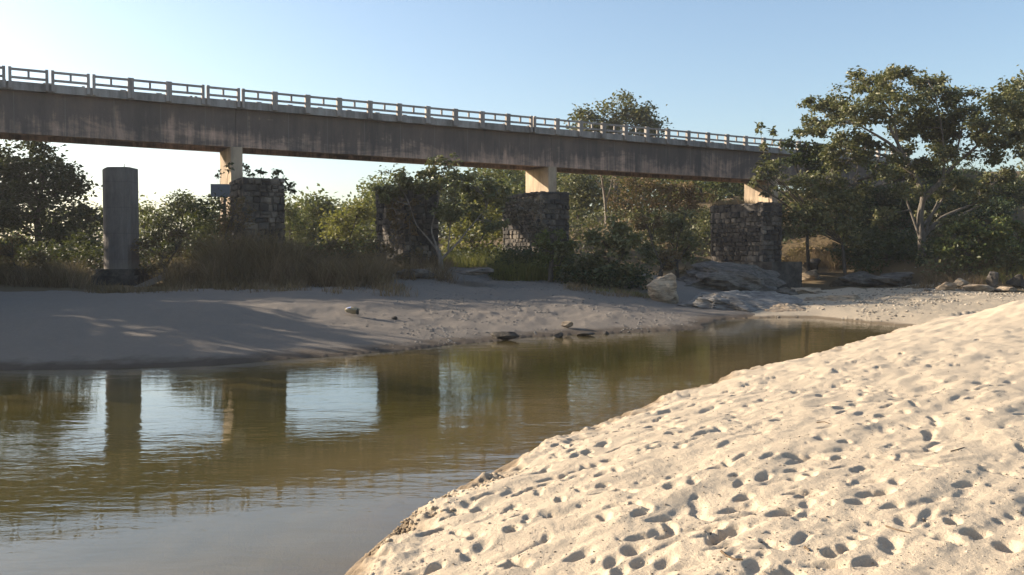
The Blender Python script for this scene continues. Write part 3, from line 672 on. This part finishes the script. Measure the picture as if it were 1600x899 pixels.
ri = np.clip(np.searchsorted(RR, np.hypot(xy[:, 0], xy[:, 1])), 0, nr - 1); ti = np.clip(np.searchsorted(th_f, np.arctan2(xy[:, 0], xy[:, 1])), 0, nf - 1)
scatter('sand_pebbles', np.column_stack([xy, GZ[ri, ti] + .001]), .003, .010, 'pebble')
# clods fallen along the cut edge of the near sand
nl = np.array(near_line[4:]); seg = np.linalg.norm(np.diff(nl, axis=0), axis=1); cum = np.concatenate([[0], np.cumsum(seg)])
tq = gg.random(2600) ** 1.3 * cum[7]; ex = np.interp(tq, cum, nl[:, 0]); ey = np.interp(tq, cum, nl[:, 1])
inl = gg.gamma(2.0, .14, 2600); wob = .12 * fbm(tq * 1.5, tq * 0, 3, 5); cl = np.stack([ex + (inl + wob) * .80, ey - (inl + wob) * .45], -1)
cl = cl[(sdist(cl[:, 0], cl[:, 1], bar_poly) > .02)]
cl = cl[vnoise(cl[:, 0] * 1.6, cl[:, 1] * 1.6, 8) > .05]
ri = np.clip(np.searchsorted(RR, np.hypot(cl[:, 0], cl[:, 1])), 0, nr - 1); ti = np.clip(np.searchsorted(th_f, np.arctan2(cl[:, 0], cl[:, 1])), 0, nf - 1)
scatter('sand_clods', np.column_stack([cl, GZ[ri, ti] - .004]), .006, .030, 'near_sand')
# sticks lying on the sand
def surf(px, py):
    q = G(px, py, .6)
    for _ in range(6):
        i = min(max(np.searchsorted(RR, math.hypot(q[0], q[1])), 0), nr - 1); j = min(max(np.searchsorted(th_f, math.atan2(q[0], q[1])), 0), nf - 1); q = G(px, py, GZ[i, j])
    return q
for pts, r, lb in (([(1127, 863), (1135, 870), (1148, 876), (1161, 876)], .009, 'curved dark twig on the sand near the bottom edge of the photo'),
                   ([(1257, 856), (1261, 859), (1265, 862)], .008, 'short straight stick on the sand right of the curved twig'),
                   ([(1384, 823), (1398, 828), (1422, 834)], .006, 'thin straight twig on the sand below the row of pits at right'),
                   ([(1486, 706), (1497, 703), (1507, 700)], .006, 'small light twig on the sand in the upper right footprints'),
                   ([(1276, 661), (1288, 660), (1296, 663)], .007, 'bent twig on the sand midway up the right slope')):
    w = np.array([surf(*p) for p in pts]) + (0, 0, r * .8)
    mb = MB(); mb.tube(w, r, r * .6, 6); tag(mb.build('twig', M['stick'], smooth=True), lb, 'stick')
# bundle on the far sand
qb = gpx(552, 494); s = qb[1] / F
bu = empty('bundle', tuple(qb)); tag(bu, 'khaki bundle with a pale blue cloth on top, lying on the far sand', 'bundle')
V, T = rock_verts(3, 15 * s, 10 * s, 7.5 * s, 5, .25, 0); V[:, 2] += 6 * s; link('sack', mesh_np('sack', V, T, M['khaki'], True), bu)
V, T = rock_verts(3, 7 * s, 6 * s, 2.6 * s, 6, .35, 2); V += (-4 * s, -1 * s, 12.5 * s); link('cloth', mesh_np('cloth', V, T, M['cloth'], True), bu)
V, T = rock_verts(3, 3.2 * s, 5 * s, 7 * s, 7, .1, 3); V += (7 * s, -7 * s, 6 * s); link('flap', mesh_np('flap', V, T, M['black'], True), bu)
qb = gpx(588, 435); s = qb[1] / F
V, T = rock_verts(2, 5 * s, 4 * s, 2.4 * s, 9, .2, 3); o = link('litter', mesh_np('litter', V, T, M['cloth'], True)); o.location = (qb[0], qb[1], qb[2] + 1.5 * s); tag(o, 'small pale scrap of litter at the top of the far sand', 'litter')

# ------------------------------------------------------------------ foliage
def leaves(C, L, g, up=0.5):
    k = len(C)
    a = g.normal(size=(k, 3)); a[:, 2] = a[:, 2] * .6 - .25; a /= np.linalg.norm(a, axis=1)[:, None]
    nrm = g.normal(size=(k, 3)); nrm[:, 2] = np.abs(nrm[:, 2]) + up; sd = np.cross(a, nrm); sd /= np.linalg.norm(sd, axis=1)[:, None] + 1e-9
    n2 = np.cross(sd, a); l = (L * g.uniform(.65, 1.3, k))[:, None]
    p0 = C; p2 = C + a * l; w = .30 * l
    p1 = C + a * l * .48 + sd * w + n2 * l * .10; p3 = C + a * l * .48 - sd * w + n2 * l * .10
    V = np.stack([p0, p1, p2, p3], 1).reshape(-1, 3); b = (np.arange(k) * 4)[:, None]
    T = np.concatenate([b + [0, 1, 2], b + [0, 2, 3]], 1).reshape(-1, 3)
    return V, T
def blob_leaves(bl, dens, L, g, clump=.5, shell=.55):
    """bl: (centre, radii). clumps spread through the volume, denser to the outside, leaves in each clump"""
    Cs, cc = [], []
    for c, r in bl:
        vol = r[0] * r[1] * r[2] * 4.19; n = int(dens * 2.0 * vol ** .68); ncl = max(6, int(vol ** .8 / clump ** 1.6 * .62))
        d = g.normal(size=(ncl, 3)); d /= np.linalg.norm(d, axis=1)[:, None]
        d *= (g.random(ncl) ** (shell * .6))[:, None] * g.uniform(.8, 1.12, (ncl, 1)); cen = c + d * r; cc.append(cen)
        w = g.gamma(3.5, 1, ncl); w /= w.sum(); pick = g.choice(ncl, n, p=w)
        off = g.normal(size=(n, 3)) * (clump * .62) * (1, 1, .62)
        Cs.append(cen[pick] + off * np.minimum(1.0, np.array(r).mean() / 1.2))
    return np.concatenate(Cs), cc
NL = [0]
DENS = 1.75
def plant(name, label, cat, base, blobs, Y, leaf_mat, L, dens, seed, bark='bark_dark', limbs=None, clump=.5, trunk_r=.16, group=None, depth=.8, crown='crown', stem='trunk', twigs=5, ybias=0.0):
    g = np.random.default_rng(seed)
    bx = P(base[0], base[1], Y); bz = zat(bx[0], bx[1]) - .1
    origin = np.array((bx[0], bx[1], bz))
    root = empty(name, tuple(origin)); tag(root, label, cat, group)
    bl = []
    for b in blobs:
        px, py, rx, ry = b[:4]; dy = b[4] if len(b) > 4 else g.uniform(-.5, .5) * ybias
        c = P(px, py, Y + dy); s = (Y + dy) / F
        bl.append((c - origin, np.array((rx * s, max(.3, depth * min(rx, 1.6 * ry) * s), ry * s))))
    C, cc = blob_leaves(bl, dens * DENS, L, g, clump)
    C = C[C[:, 2] > -0.05]
    V, T = leaves(C, L, g); NL[0] += len(T)
    link(crown, mesh_np(crown, V, T, M[leaf_mat]), root)
    mb = MB(); zero = np.zeros(3)
    starts = []
    if limbs:
        for pts, r0, r1 in limbs:
            w = np.array([P(p[0], p[1], Y + (p[2] if len(p) > 2 else 0)) - origin for p in pts])
            t = np.linspace(0, len(w) - 1, 4 * len(w)); w2 = np.stack([np.interp(t, np.arange(len(w)), w[:, i]) for i in range(3)], -1)
            ker = np.array([.25, .5, .25])
            for _ in range(2): w2[1:-1] = .25 * w2[:-2] + .5 * w2[1:-1] + .25 * w2[2:]
            mb.tube(w2, r0, r1, 7); starts += list(w2[len(w2) // 3:])
    else:
        tot = bl[0][0] * (.35, .35, .6)
        mb.tube([zero - (0, 0, .3), zero + tot * .4 + g.normal(0, .06, 3), tot], trunk_r, trunk_r * .6, 6); starts = [tot * .6, tot]
    st = np.array(starts)
    for (c, r), cen in zip(bl, cc):
        s0 = st[np.argmin(np.linalg.norm(st - (c - (0, 0, r[2] * .6)), axis=1))]
        mid = (s0 + c) / 2 + g.normal(0, .12, 3) + (0, 0, -.1)
        mb.tube([s0, mid, c], trunk_r * .38, trunk_r * .16, 5)
        for e in cen[g.choice(len(cen), min(twigs, len(cen)), replace=False)]:
            mb.tube([c * .6 + s0 * .4, (c + e) / 2 + g.normal(0, .1, 3), e], trunk_r * .14, .006, 4)
    mb.build(stem, M[bark], root, True)
    return root
FAR = 'trees beyond the bridge'
# left side
plant('leafy_tree', 'big dark leafy tree at the left edge behind the dry grass', 'tree', (60, 425), [(55, 290, 62, 48), (15, 245, 60, 42), (95, 340, 62, 50), (20, 330, 60, 60), (-45, 300, 80, 90), (70, 245, 28, 26), (130, 345, 26, 26), (95, 290, 40, 34), (60, 390, 70, 36)], 57, 'leaf_dark', .30, 52, 101, trunk_r=.3, clump=.7)
plant('bush', 'dark bush just left of the tall concrete pillar foot', 'bush', (140, 425), [(135, 395, 34, 34), (160, 415, 26, 24)], 50, 'leaf_dark', .24, 60, 102)
plant('bush', 'dark bush crown showing between the concrete pillar and the grey board', 'bush', (280, 400), [(285, 325, 42, 26), (245, 350, 34, 26), (320, 335, 28, 28), (285, 370, 60, 36)], 60, 'leaf_dark', .26, 52, 103)
plant('bush', 'yellow-green bush peeping out right behind the concrete pillar', 'bush', (225, 400), [(225, 350, 18, 24), (228, 385, 20, 26)], 64, 'leaf_green', .26, 60, 104)
plant('bush', 'dark bush with twigs on top corner of the first stone pier', 'bush', (440, 285), [(432, 276, 26, 10), (458, 290, 16, 12), (400, 272, 18, 7)], 45.5, 'leaf_dark', .20, 60, 105, trunk_r=.05, clump=.3)
plant('shrub', 'thin leafy sprig against the sunlit face of the first bridge column', 'shrub', (352, 330), [(341, 274, 7, 10), (358, 262, 6, 12), (384, 268, 8, 10), (375, 290, 20, 12)], 51, 'leaf_dark', .18, 60, 106, trunk_r=.03, clump=.22)
# treeline seen under the bridge
for i, (lb, base, bl, Y, mt) in enumerate((
    ('green round tree right of the first stone pier, under the span', (490, 395), [(492, 322, 34, 26), (475, 345, 40, 34), (510, 350, 34, 30), (480, 385, 60, 34)], 76, 'leaf_green'),
    ('yellow-green tree in front of the treeline, midway between first and second stone piers', (545, 400), [(545, 350, 36, 30), (560, 330, 28, 18), (540, 385, 44, 34)], 70, 'leaf_yellow'),
    ('dull green tree hard against right side of the first stone pier', (455, 395), [(452, 318, 20, 24), (455, 360, 26, 36)], 68, 'leaf_green'),
    ('small crowned tree rising just left of the second stone pier', (590, 390), [(588, 298, 24, 14), (575, 315, 26, 14), (600, 330, 30, 26), (580, 360, 40, 36)], 80, 'leaf_green'),
    ('yellow-green bushy tree lit behind the pale-limbed tree', (745, 410), [(735, 370, 44, 36), (770, 340, 40, 34), (720, 400, 36, 18), (770, 390, 44, 28)], 64, 'leaf_yellow'),
    ('olive tree crown left of the second bridge column', (790, 400), [(785, 285, 36, 22), (755, 300, 34, 28), (800, 320, 30, 34), (770, 350, 50, 40)], 80, 'leaf_green'),
    ('tall olive tree right of the second bridge column under the deck', (905, 400), [(895, 290, 26, 28), (925, 285, 34, 24), (915, 330, 34, 36), (900, 370, 36, 34)], 84, 'leaf_big'),
    ('green tree under the span right of the dry brown thicket', (1100, 370), [(1085, 285, 36, 14), (1140, 288, 30, 14), (1110, 310, 50, 26), (1160, 310, 34, 26)], 92, 'leaf_green'))):
    plant('leafy_tree', lb, 'tree', base, bl, Y, mt, .34, 30, 120 + i, trunk_r=.2, clump=.8, group=FAR)
plant('dry_thicket', 'rusty brown dry thicket under the span between second and third columns', 'thicket', (1020, 360), [(1000, 300, 44, 26), (1055, 305, 40, 24), (975, 320, 30, 26), (1090, 320, 30, 22), (1020, 340, 70, 28)], 80, 'leaf_brown', .26, 40, 140, clump=.6)
plant('round_tree', 'round-crowned tree rising above the bridge railing', 'tree', (962, 330), [(962, 176, 52, 24), (925, 190, 34, 22), (1000, 188, 34, 24), (960, 200, 78, 20), (1020, 203, 20, 14), (900, 205, 20, 14)], 100, 'leaf_big', .42, 24, 141, trunk_r=.35, clump=.9, twigs=8)
bt_ = plant('bare_tree', 'leafless pale tree stem standing before the dry thicket', 'tree', (948, 345), [(940, 278, 14, 8), (958, 285, 12, 8)], 72, 'leaf_grey', .14, 14, 142, bark='bark_pale', trunk_r=.1, limbs=[([(948, 350), (946, 320), (942, 290), (938, 268)], .16, .05), ([(946, 320), (954, 295), (958, 272)], .08, .03), ([(942, 295), (930, 280)], .05, .02)])
# hero trees in front of the piers
plant('branching_tree', 'open tree with pale forked limbs in front of the second stone pier', 'tree', (692, 418),
      [(665, 262, 34, 14), (620, 285, 38, 20), (690, 285, 44, 26), (745, 290, 40, 28), (600, 305, 20, 14), (780, 300, 34, 26), (715, 325, 46, 24), (760, 340, 36, 24), (700, 250, 24, 9)], 45.8, 'leaf_big', .23, 62, 150, bark='bark_pale', trunk_r=.11, clump=.34, twigs=9,
      limbs=[([(690, 422), (687, 400), (682, 385)], .13, .10), ([(684, 392), (668, 372), (650, 352), (640, 320)], .055, .02), ([(683, 388), (673, 360), (682, 325), (690, 290)], .055, .02), ([(690, 405), (715, 380), (735, 355), (760, 325)], .07, .025), ([(700, 392), (703, 360), (705, 330)], .05, .02)])
plant('creeper', 'dry reddish creeper hanging on the left side of the second stone pier', 'creeper', (615, 400), [(612, 318, 22, 18), (640, 325, 16, 20), (616, 345, 14, 20), (642, 350, 9, 18)], 46.6, 'leaf_brown', .22, 110, 151, trunk_r=.05, clump=.25, depth=.35)
plant('bush', 'green bush covering the top of the second stone pier', 'bush', (640, 300), [(640, 292, 44, 12), (610, 300, 30, 14), (670, 296, 24, 12)], 45.8, 'leaf_big', .20, 90, 152, trunk_r=.05, clump=.3)
plant('dry_bush', 'grey leafless bush spread against the third stone pier', 'bush', (835, 395), [(815, 330, 30, 24), (835, 350, 26, 30), (800, 340, 20, 20), (845, 325, 18, 18)], 47, 'leaf_grey', .16, 90, 153, bark='bark_pale', trunk_r=.06, clump=.4, twigs=22)
plant('bush', 'leafy bush at the foot of the third stone pier', 'bush', (860, 400), [(868, 365, 22, 26), (850, 390, 30, 24), (880, 395, 26, 22)], 44.5, 'leaf_green', .20, 80, 154, clump=.35)
plant('broadleaf_bush', 'broad-leaved green bush overhanging the shore, tallest one left of the upright tan boulder', 'bush', (955, 450), [(945, 372, 34, 26), (915, 395, 34, 26), (975, 395, 40, 30), (940, 425, 56, 28), (990, 430, 32, 26), (960, 350, 22, 14)], 44, 'leaf_big', .27, 66, 155, clump=.36, trunk_r=.1)
plant('broadleaf_bush', 'olive bush with brown leaves behind the upright tan boulder', 'bush', (1060, 420), [(1050, 360, 36, 24), (1075, 385, 28, 30), (1030, 395, 34, 26), (1070, 340, 22, 14)], 54, 'leaf_big', .25, 62, 156, clump=.42)
plant('dry_bush', 'brown dry bush between the two broad-leaved bushes', 'bush', (1030, 420), [(1042, 400, 20, 22), (1010, 350, 26, 18), (1060, 410, 20, 16)], 50, 'leaf_brown', .18, 80, 157, clump=.35)
# right of the wide pier
plant('tall_bush', 'tall olive bush right of the wide stone pier, hiding the deck end', 'bush', (1325, 425), [(1300, 335, 44, 34), (1222, 282, 26, 24), (1186, 272, 15, 12), (1176, 284, 10, 8), (1260, 300, 48, 34), (1240, 340, 42, 28), (1285, 350, 50, 22), (1325, 370, 34, 20), (1320, 310, 26, 22), (1200, 268, 12, 14)], 55, 'leaf_big', .26, 50, 160, clump=.45, trunk_r=.14)
plant('sapling', 'thin sapling with a few round leaves poking above the railing', 'tree', (1203, 380), [(1188, 203, 7, 9), (1210, 206, 9, 8), (1198, 228, 12, 10), (1195, 255, 9, 16), (1205, 290, 16, 20)], 66, 'leaf_big', .38, 30, 161, trunk_r=.05, clump=.25,
      limbs=[([(1203, 385), (1203, 330), (1200, 290), (1195, 250), (1188, 205)], .06, .015), ([(1197, 245), (1205, 225), (1211, 205)], .03, .012)])
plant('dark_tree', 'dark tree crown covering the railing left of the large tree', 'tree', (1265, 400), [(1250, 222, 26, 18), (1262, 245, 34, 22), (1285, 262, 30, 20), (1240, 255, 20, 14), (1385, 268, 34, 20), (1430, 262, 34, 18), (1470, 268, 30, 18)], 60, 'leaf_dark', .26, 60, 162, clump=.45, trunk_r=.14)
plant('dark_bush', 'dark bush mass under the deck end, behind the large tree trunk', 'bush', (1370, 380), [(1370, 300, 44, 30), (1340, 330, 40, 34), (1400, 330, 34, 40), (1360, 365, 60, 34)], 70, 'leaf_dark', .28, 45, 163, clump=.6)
BIG_L = [([(1441, 402), (1440, 370), (1437, 335), (1444, 308), (1432, 278), (1417, 252), (1403, 225), (1390, 198)], .27, .08),
         ([(1417, 252), (1392, 225), (1362, 207), (1335, 192)], .14, .04), ([(1428, 272), (1398, 250), (1360, 236), (1322, 232)], .12, .04), ([(1403, 226), (1398, 190), (1385, 150)], .09, .03),
         ([(1443, 310), (1470, 285), (1490, 258), (1520, 235), (1550, 205)], .20, .06), ([(1474, 280), (1476, 240), (1470, 190), (1458, 140)], .11, .03), ([(1490, 258), (1500, 215), (1510, 170)], .09, .03),
         ([(1440, 378), (1428, 345), (1418, 318)], .12, .05), ([(1443, 372), (1455, 338), (1465, 315)], .12, .04), ([(1444, 368), (1470, 340), (1505, 325), (1540, 312)], .15, .05), ([(1446, 362), (1490, 342), (1530, 322)], .12, .05),
         ([(1444, 350), (1468, 320), (1478, 300), (1500, 290)], .10, .04)]
plant('large_tree', 'large spreading tree with grey limbs and many stems on the right bank', 'tree', (1441, 398),
      [(1300, 160, 38, 20), (1265, 162, 22, 9), (1290, 190, 38, 18), (1345, 135, 40, 22), (1395, 118, 34, 20), (1450, 122, 30, 24), (1395, 160, 52, 28), (1340, 185, 46, 22), (1450, 165, 44, 30), (1500, 165, 40, 28), (1490, 205, 52, 30),
       (1420, 200, 44, 22), (1310, 222, 34, 14), (1360, 245, 44, 16), (1325, 262, 34, 13), (1545, 190, 44, 30), (1540, 235, 44, 24), (1475, 245, 36, 20), (1585, 165, 36, 26), (1590, 215, 40, 30), (1500, 285, 34, 16), (1420, 270, 30, 14), (1555, 275, 36, 14), (1385, 335, 28, 12), (1480, 300, 26, 12), (1370, 272, 30, 12), (1290, 282, 30, 14), (1335, 300, 34, 14), (1415, 300, 26, 12), (1445, 215, 40, 24), (1350, 215, 40, 18), (1530, 300, 36, 14), (1275, 205, 26, 14), (1312, 242, 34, 12), (1352, 230, 36, 12), (1395, 238, 28, 12), (1440, 250, 34, 14), (1460, 335, 30, 12), (1500, 345, 30, 12)],
      56, 'leaf_big', .25, 88, 170, bark='bark_limb', limbs=BIG_L, trunk_r=.14, clump=.45, twigs=9, ybias=4.0)
plant('leafy_tree', 'olive tree crown at the right edge behind the large tree', 'tree', (1680, 300), [(1575, 145, 36, 26), (1615, 140, 40, 34), (1605, 190, 50, 40), (1640, 230, 60, 50)], 66, 'leaf_big', .34, 34, 171, trunk_r=.25, clump=.6)
plant('broadleaf_bush', 'green bush below the large tree on its right, above the rocks', 'bush', (1515, 415), [(1500, 365, 34, 20), (1535, 358, 40, 20), (1475, 378, 24, 16), (1560, 378, 36, 24), (1520, 392, 50, 18)], 52, 'leaf_green', .26, 70, 172, clump=.4)
plant('broadleaf_bush', 'green bush at the right edge above the dark rock block', 'bush', (1600, 415), [(1592, 372, 30, 30), (1620, 390, 34, 30)], 53, 'leaf_green', .26, 60, 173, clump=.4)
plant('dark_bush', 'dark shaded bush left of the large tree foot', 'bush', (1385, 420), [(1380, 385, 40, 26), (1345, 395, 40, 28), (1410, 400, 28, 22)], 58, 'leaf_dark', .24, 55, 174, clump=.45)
plant('dry_bush', 'golden dry bush between the wide stone pier and the shaded bank', 'bush', (1275, 425), [(1255, 398, 24, 18), (1290, 400, 22, 16), (1300, 390, 16, 12), (1265, 412, 26, 10), (1240, 405, 18, 14)], 65.5, 'grass_gold', .30, 110, 175, clump=.3, twigs=12)
plant('hillside_bush', 'dark bush on the right hillside just below the road', 'bush', (1530, 310), [(1500, 300, 44, 16), (1560, 295, 50, 18), (1610, 300, 40, 20)], 74, 'leaf_dark', .28, 45, 176, clump=.6)
plant('dry_bush', 'dry brown bush at the left edge in front of the dark tree', 'bush', (40, 445), [(30, 415, 50, 24), (75, 425, 26, 18), (-30, 405, 60, 34), (10, 385, 30, 24)], 40, 'leaf_brown', .16, 85, 177, clump=.4, twigs=14)
for i, (lb, base, bl, Y) in enumerate((
    ('dark brown scrub bush right of the tall concrete pillar', (260, 440), [(255, 395, 40, 30), (285, 375, 30, 24), (235, 420, 26, 18)], 41.5),
    ('tall tawny scrub bush below the grey blank board', (350, 440), [(350, 375, 40, 38), (375, 345, 26, 26), (330, 410, 40, 24), (395, 385, 28, 26), (368, 322, 14, 18), (386, 338, 14, 20)], 42),
    ('wide brown scrub bush below the first stone pier', (440, 438), [(430, 400, 46, 28), (470, 390, 34, 26), (410, 415, 34, 20)], 42),
    ('low brown scrub bush between first and second stone piers', (520, 432), [(515, 400, 44, 24), (550, 395, 36, 22), (490, 410, 30, 20)], 43),
    ('dark brown scrub bush at the foot of the second stone pier', (600, 425), [(600, 390, 40, 28), (640, 400, 30, 20), (570, 400, 30, 20)], 44))):
    plant('scrub_bush', lb, 'bush', base, bl, Y, 'leaf_scrub', .17, 46, 190 + i, clump=.4, twigs=16, crown='crown')
# trees upstream, left of the frame, whose shade lies on the far sand
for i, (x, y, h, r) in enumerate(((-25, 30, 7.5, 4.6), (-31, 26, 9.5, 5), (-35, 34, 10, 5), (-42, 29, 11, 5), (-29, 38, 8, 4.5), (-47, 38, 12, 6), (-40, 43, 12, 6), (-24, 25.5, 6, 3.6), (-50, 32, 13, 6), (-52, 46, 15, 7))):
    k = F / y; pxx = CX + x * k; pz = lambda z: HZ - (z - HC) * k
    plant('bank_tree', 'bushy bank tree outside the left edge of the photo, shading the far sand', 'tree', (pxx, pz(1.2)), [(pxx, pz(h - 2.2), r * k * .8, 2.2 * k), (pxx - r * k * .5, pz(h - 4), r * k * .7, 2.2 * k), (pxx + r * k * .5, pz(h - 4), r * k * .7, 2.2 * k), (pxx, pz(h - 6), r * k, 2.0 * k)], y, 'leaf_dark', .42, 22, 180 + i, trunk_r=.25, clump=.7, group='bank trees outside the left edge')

# wood on the horizon and undergrowth: one mass each
def foliage_mass(name, boxes, L, mat, seed):
    g = np.random.default_rng(seed); Cs = []
    for px0, px1, yt, yb, Y0, Y1, n in boxes:
        ncl = max(4, n // 45); cx = g.uniform(px0, px1, ncl); cY = g.uniform(Y0, Y1, ncl); u = g.random(ncl) ** .8
        cen = []
        for a, Yc, uu in zip(cx, cY, u):
            w = P(a, yb, Yc); z0 = zat(w[0], w[1]); zt = P(a, yt, Yc)[2]; cen.append((w[0], w[1], z0 + (max(zt, z0 + .2) - z0) * uu))
        cen = np.array(cen); pk = g.integers(0, ncl, n); Cs.append(cen[pk] + g.normal(size=(n, 3)) * (L * 1.7, L * 1.7, L * 1.2))
    V, T = leaves(np.concatenate(Cs), L, g); NL[0] += len(T)
    return tag(link(name, mesh_np(name, V, T, M[mat])), kind='stuff')
foliage_mass('distant_wood', [(-150, 230, 330, 400, 95, 125, 5000), (200, 470, 318, 400, 110, 140, 7000), (430, 620, 325, 400, 105, 135, 7000), (580, 760, 285, 395, 105, 135, 9000), (740, 900, 262, 395, 100, 130, 9000), (860, 1200, 258, 380, 105, 130, 16000)], .6, 'leaf_green', 200)
foliage_mass('undergrowth', [(300, 385, 312, 400, 45.5, 47, 2600), (1330, 1440, 360, 425, 60, 66, 5000), (-60, 180, 385, 435, 46, 52, 5000), (150, 360, 380, 430, 46, 54, 6000), (440, 640, 385, 425, 50, 58, 6000), (640, 800, 395, 420, 54, 62, 4000), (780, 900, 395, 430, 46, 50, 3500), (880, 1010, 420, 452, 43, 47, 4000)], .2, 'leaf_dark', 201)
foliage_mass('hillside_scrub', [(1315, 1480, 300, 410, 66, 84, 9000), (1440, 1720, 290, 330, 74, 88, 7000), (1330, 1640, 385, 425, 54, 64, 6000), (1450, 1575, 318, 372, 66, 74, 6500), (1215, 1330, 300, 365, 72, 86, 3500), (1000, 1200, 330, 390, 74, 88, 7000)], .26, 'leaf_dark', 202)
foliage_mass('hillside_shrubbery', [(1300, 1420, 290, 400, 70, 84, 2500), (860, 1120, 330, 400, 60, 85, 5000), (1450, 1700, 400, 432, 51, 55, 2500)], .24, 'leaf_big', 203)
# dry grass
def grass(name, boxes, mat, seed):
    g = np.random.default_rng(seed); Vs, Ts, nn = [], [], 0
    for px0, px1, Y0, Y1, h0, h1, n in boxes:
        nt = max(3, n // 28); tpx = g.uniform(px0, px1, nt); tY = g.uniform(Y0, Y1, nt); k = g.integers(0, nt, n)
        X = (tpx[k] - CX) / F * tY[k] + g.normal(0, .22, n); Yv = tY[k] + g.normal(0, .22, n)
        z = height(X, Yv)[0]; ht = g.uniform(h0, h1, nt)[k] * g.uniform(.55, 1.1, n)
        lean = (g.normal(0, .40, (n, 2)) + g.normal(0, .30, (nt, 2))[k]) * ht[:, None]; an = g.uniform(0, np.pi, n); w = g.uniform(.006, .016, n)
        b = np.stack([X, Yv, z - .05], -1); sd = np.stack([np.cos(an) * w, np.sin(an) * w, 0 * w], -1)
        mid = b + np.stack([lean[:, 0] * .35, lean[:, 1] * .35, ht * .6], -1); tip = b + np.stack([lean[:, 0], lean[:, 1], ht], -1)
        V = np.stack([b - sd, b + sd, mid + sd * .7, mid - sd * .7, tip], 1).reshape(-1, 3); o = (np.arange(n) * 5)[:, None] + nn
        Ts.append(np.concatenate([o + [0, 1, 2], o + [0, 2, 3], o + [3, 2, 4]], 1).reshape(-1, 3)); Vs.append(V); nn += len(V)
    return tag(link(name, mesh_np(name, np.concatenate(Vs), np.concatenate(Ts), M[mat])), kind='stuff')
grass('dry_grass', [(262, 600, 38.5, 46, .5, 1.7, 23000), (330, 470, 40, 43, 1.4, 3.0, 7000), (150, 640, 34.5, 39, .1, .6, 3000), (-80, 130, 38, 44, .6, 1.4, 8000), (560, 700, 42, 48, .5, 1.1, 2500), (1235, 1315, 62, 68, .8, 1.6, 3000), (1440, 1640, 49, 54, .3, 1.0, 2500), (880, 1010, 40, 43, .2, .5, 700)], 'grass_dry', 210)
grass('green_grass', [(1500, 1720, 76, 84, .4, .9, 6000), (770, 870, 45, 49, .8, 1.5, 3000), (1540, 1640, 50, 53, .5, 1.1, 1200), (690, 780, 50, 56, .5, 1.2, 1500), (930, 1020, 41, 42.5, .15, .35, 600)], 'grass_green', 211)
# dry grass growing along the top of the wide pier
wide = [o for o in COL.objects if o.name.startswith('stone_pier')][-1]
g = np.random.default_rng(3); n = 900; hh = 0
bx = g.uniform(-.8, .7, n); by = g.uniform(-.3, 2.4, n); htg = g.uniform(.15, .5, n)
cz, sz = math.cos(yaw), math.sin(yaw); wxp = wide.location.x + bx * cz - by * sz; wyp = wide.location.y + bx * sz + by * cz
top_z = wide.location.z + (max(v.co.z for v in wide.children[0].data.vertices))
b = np.stack([wxp, wyp, np.full(n, top_z)], -1); an = g.uniform(0, 3.1, n); sd = np.stack([np.cos(an) * .015, np.sin(an) * .015, 0 * an], -1); tp = b + np.stack([g.normal(0, .12, n), g.normal(0, .12, n), htg], -1)
V = np.stack([b - sd, b + sd, tp], 1).reshape(-1, 3); T = (np.arange(n) * 3)[:, None] + [0, 1, 2]
tag(link('pier_top_grass', mesh_np('pier_top_grass', V, T, M['grass_dry'])), kind='stuff')
# added thin haze that lifts the darks like lens flare
mh, nth, outh = nmat('flare_scatter'); vp = nth.nodes.new('ShaderNodeVolumePrincipled')
vp.inputs['Color'].default_value = (0.9, 0.93, 1.0, 1); vp.inputs['Density'].default_value = VEIL; vp.inputs['Anisotropy'].default_value = 0.35
nth.links.new(vp.outputs[0], outh.inputs['Volume'])
mb = MB(); mb.box(-930, 930, -930, 930, -2.5, 30.0); tag(mb.build('flare_veil', mh), kind='stuff')
print('leaf tris', NL[0], 'terrain quads', len(quads))
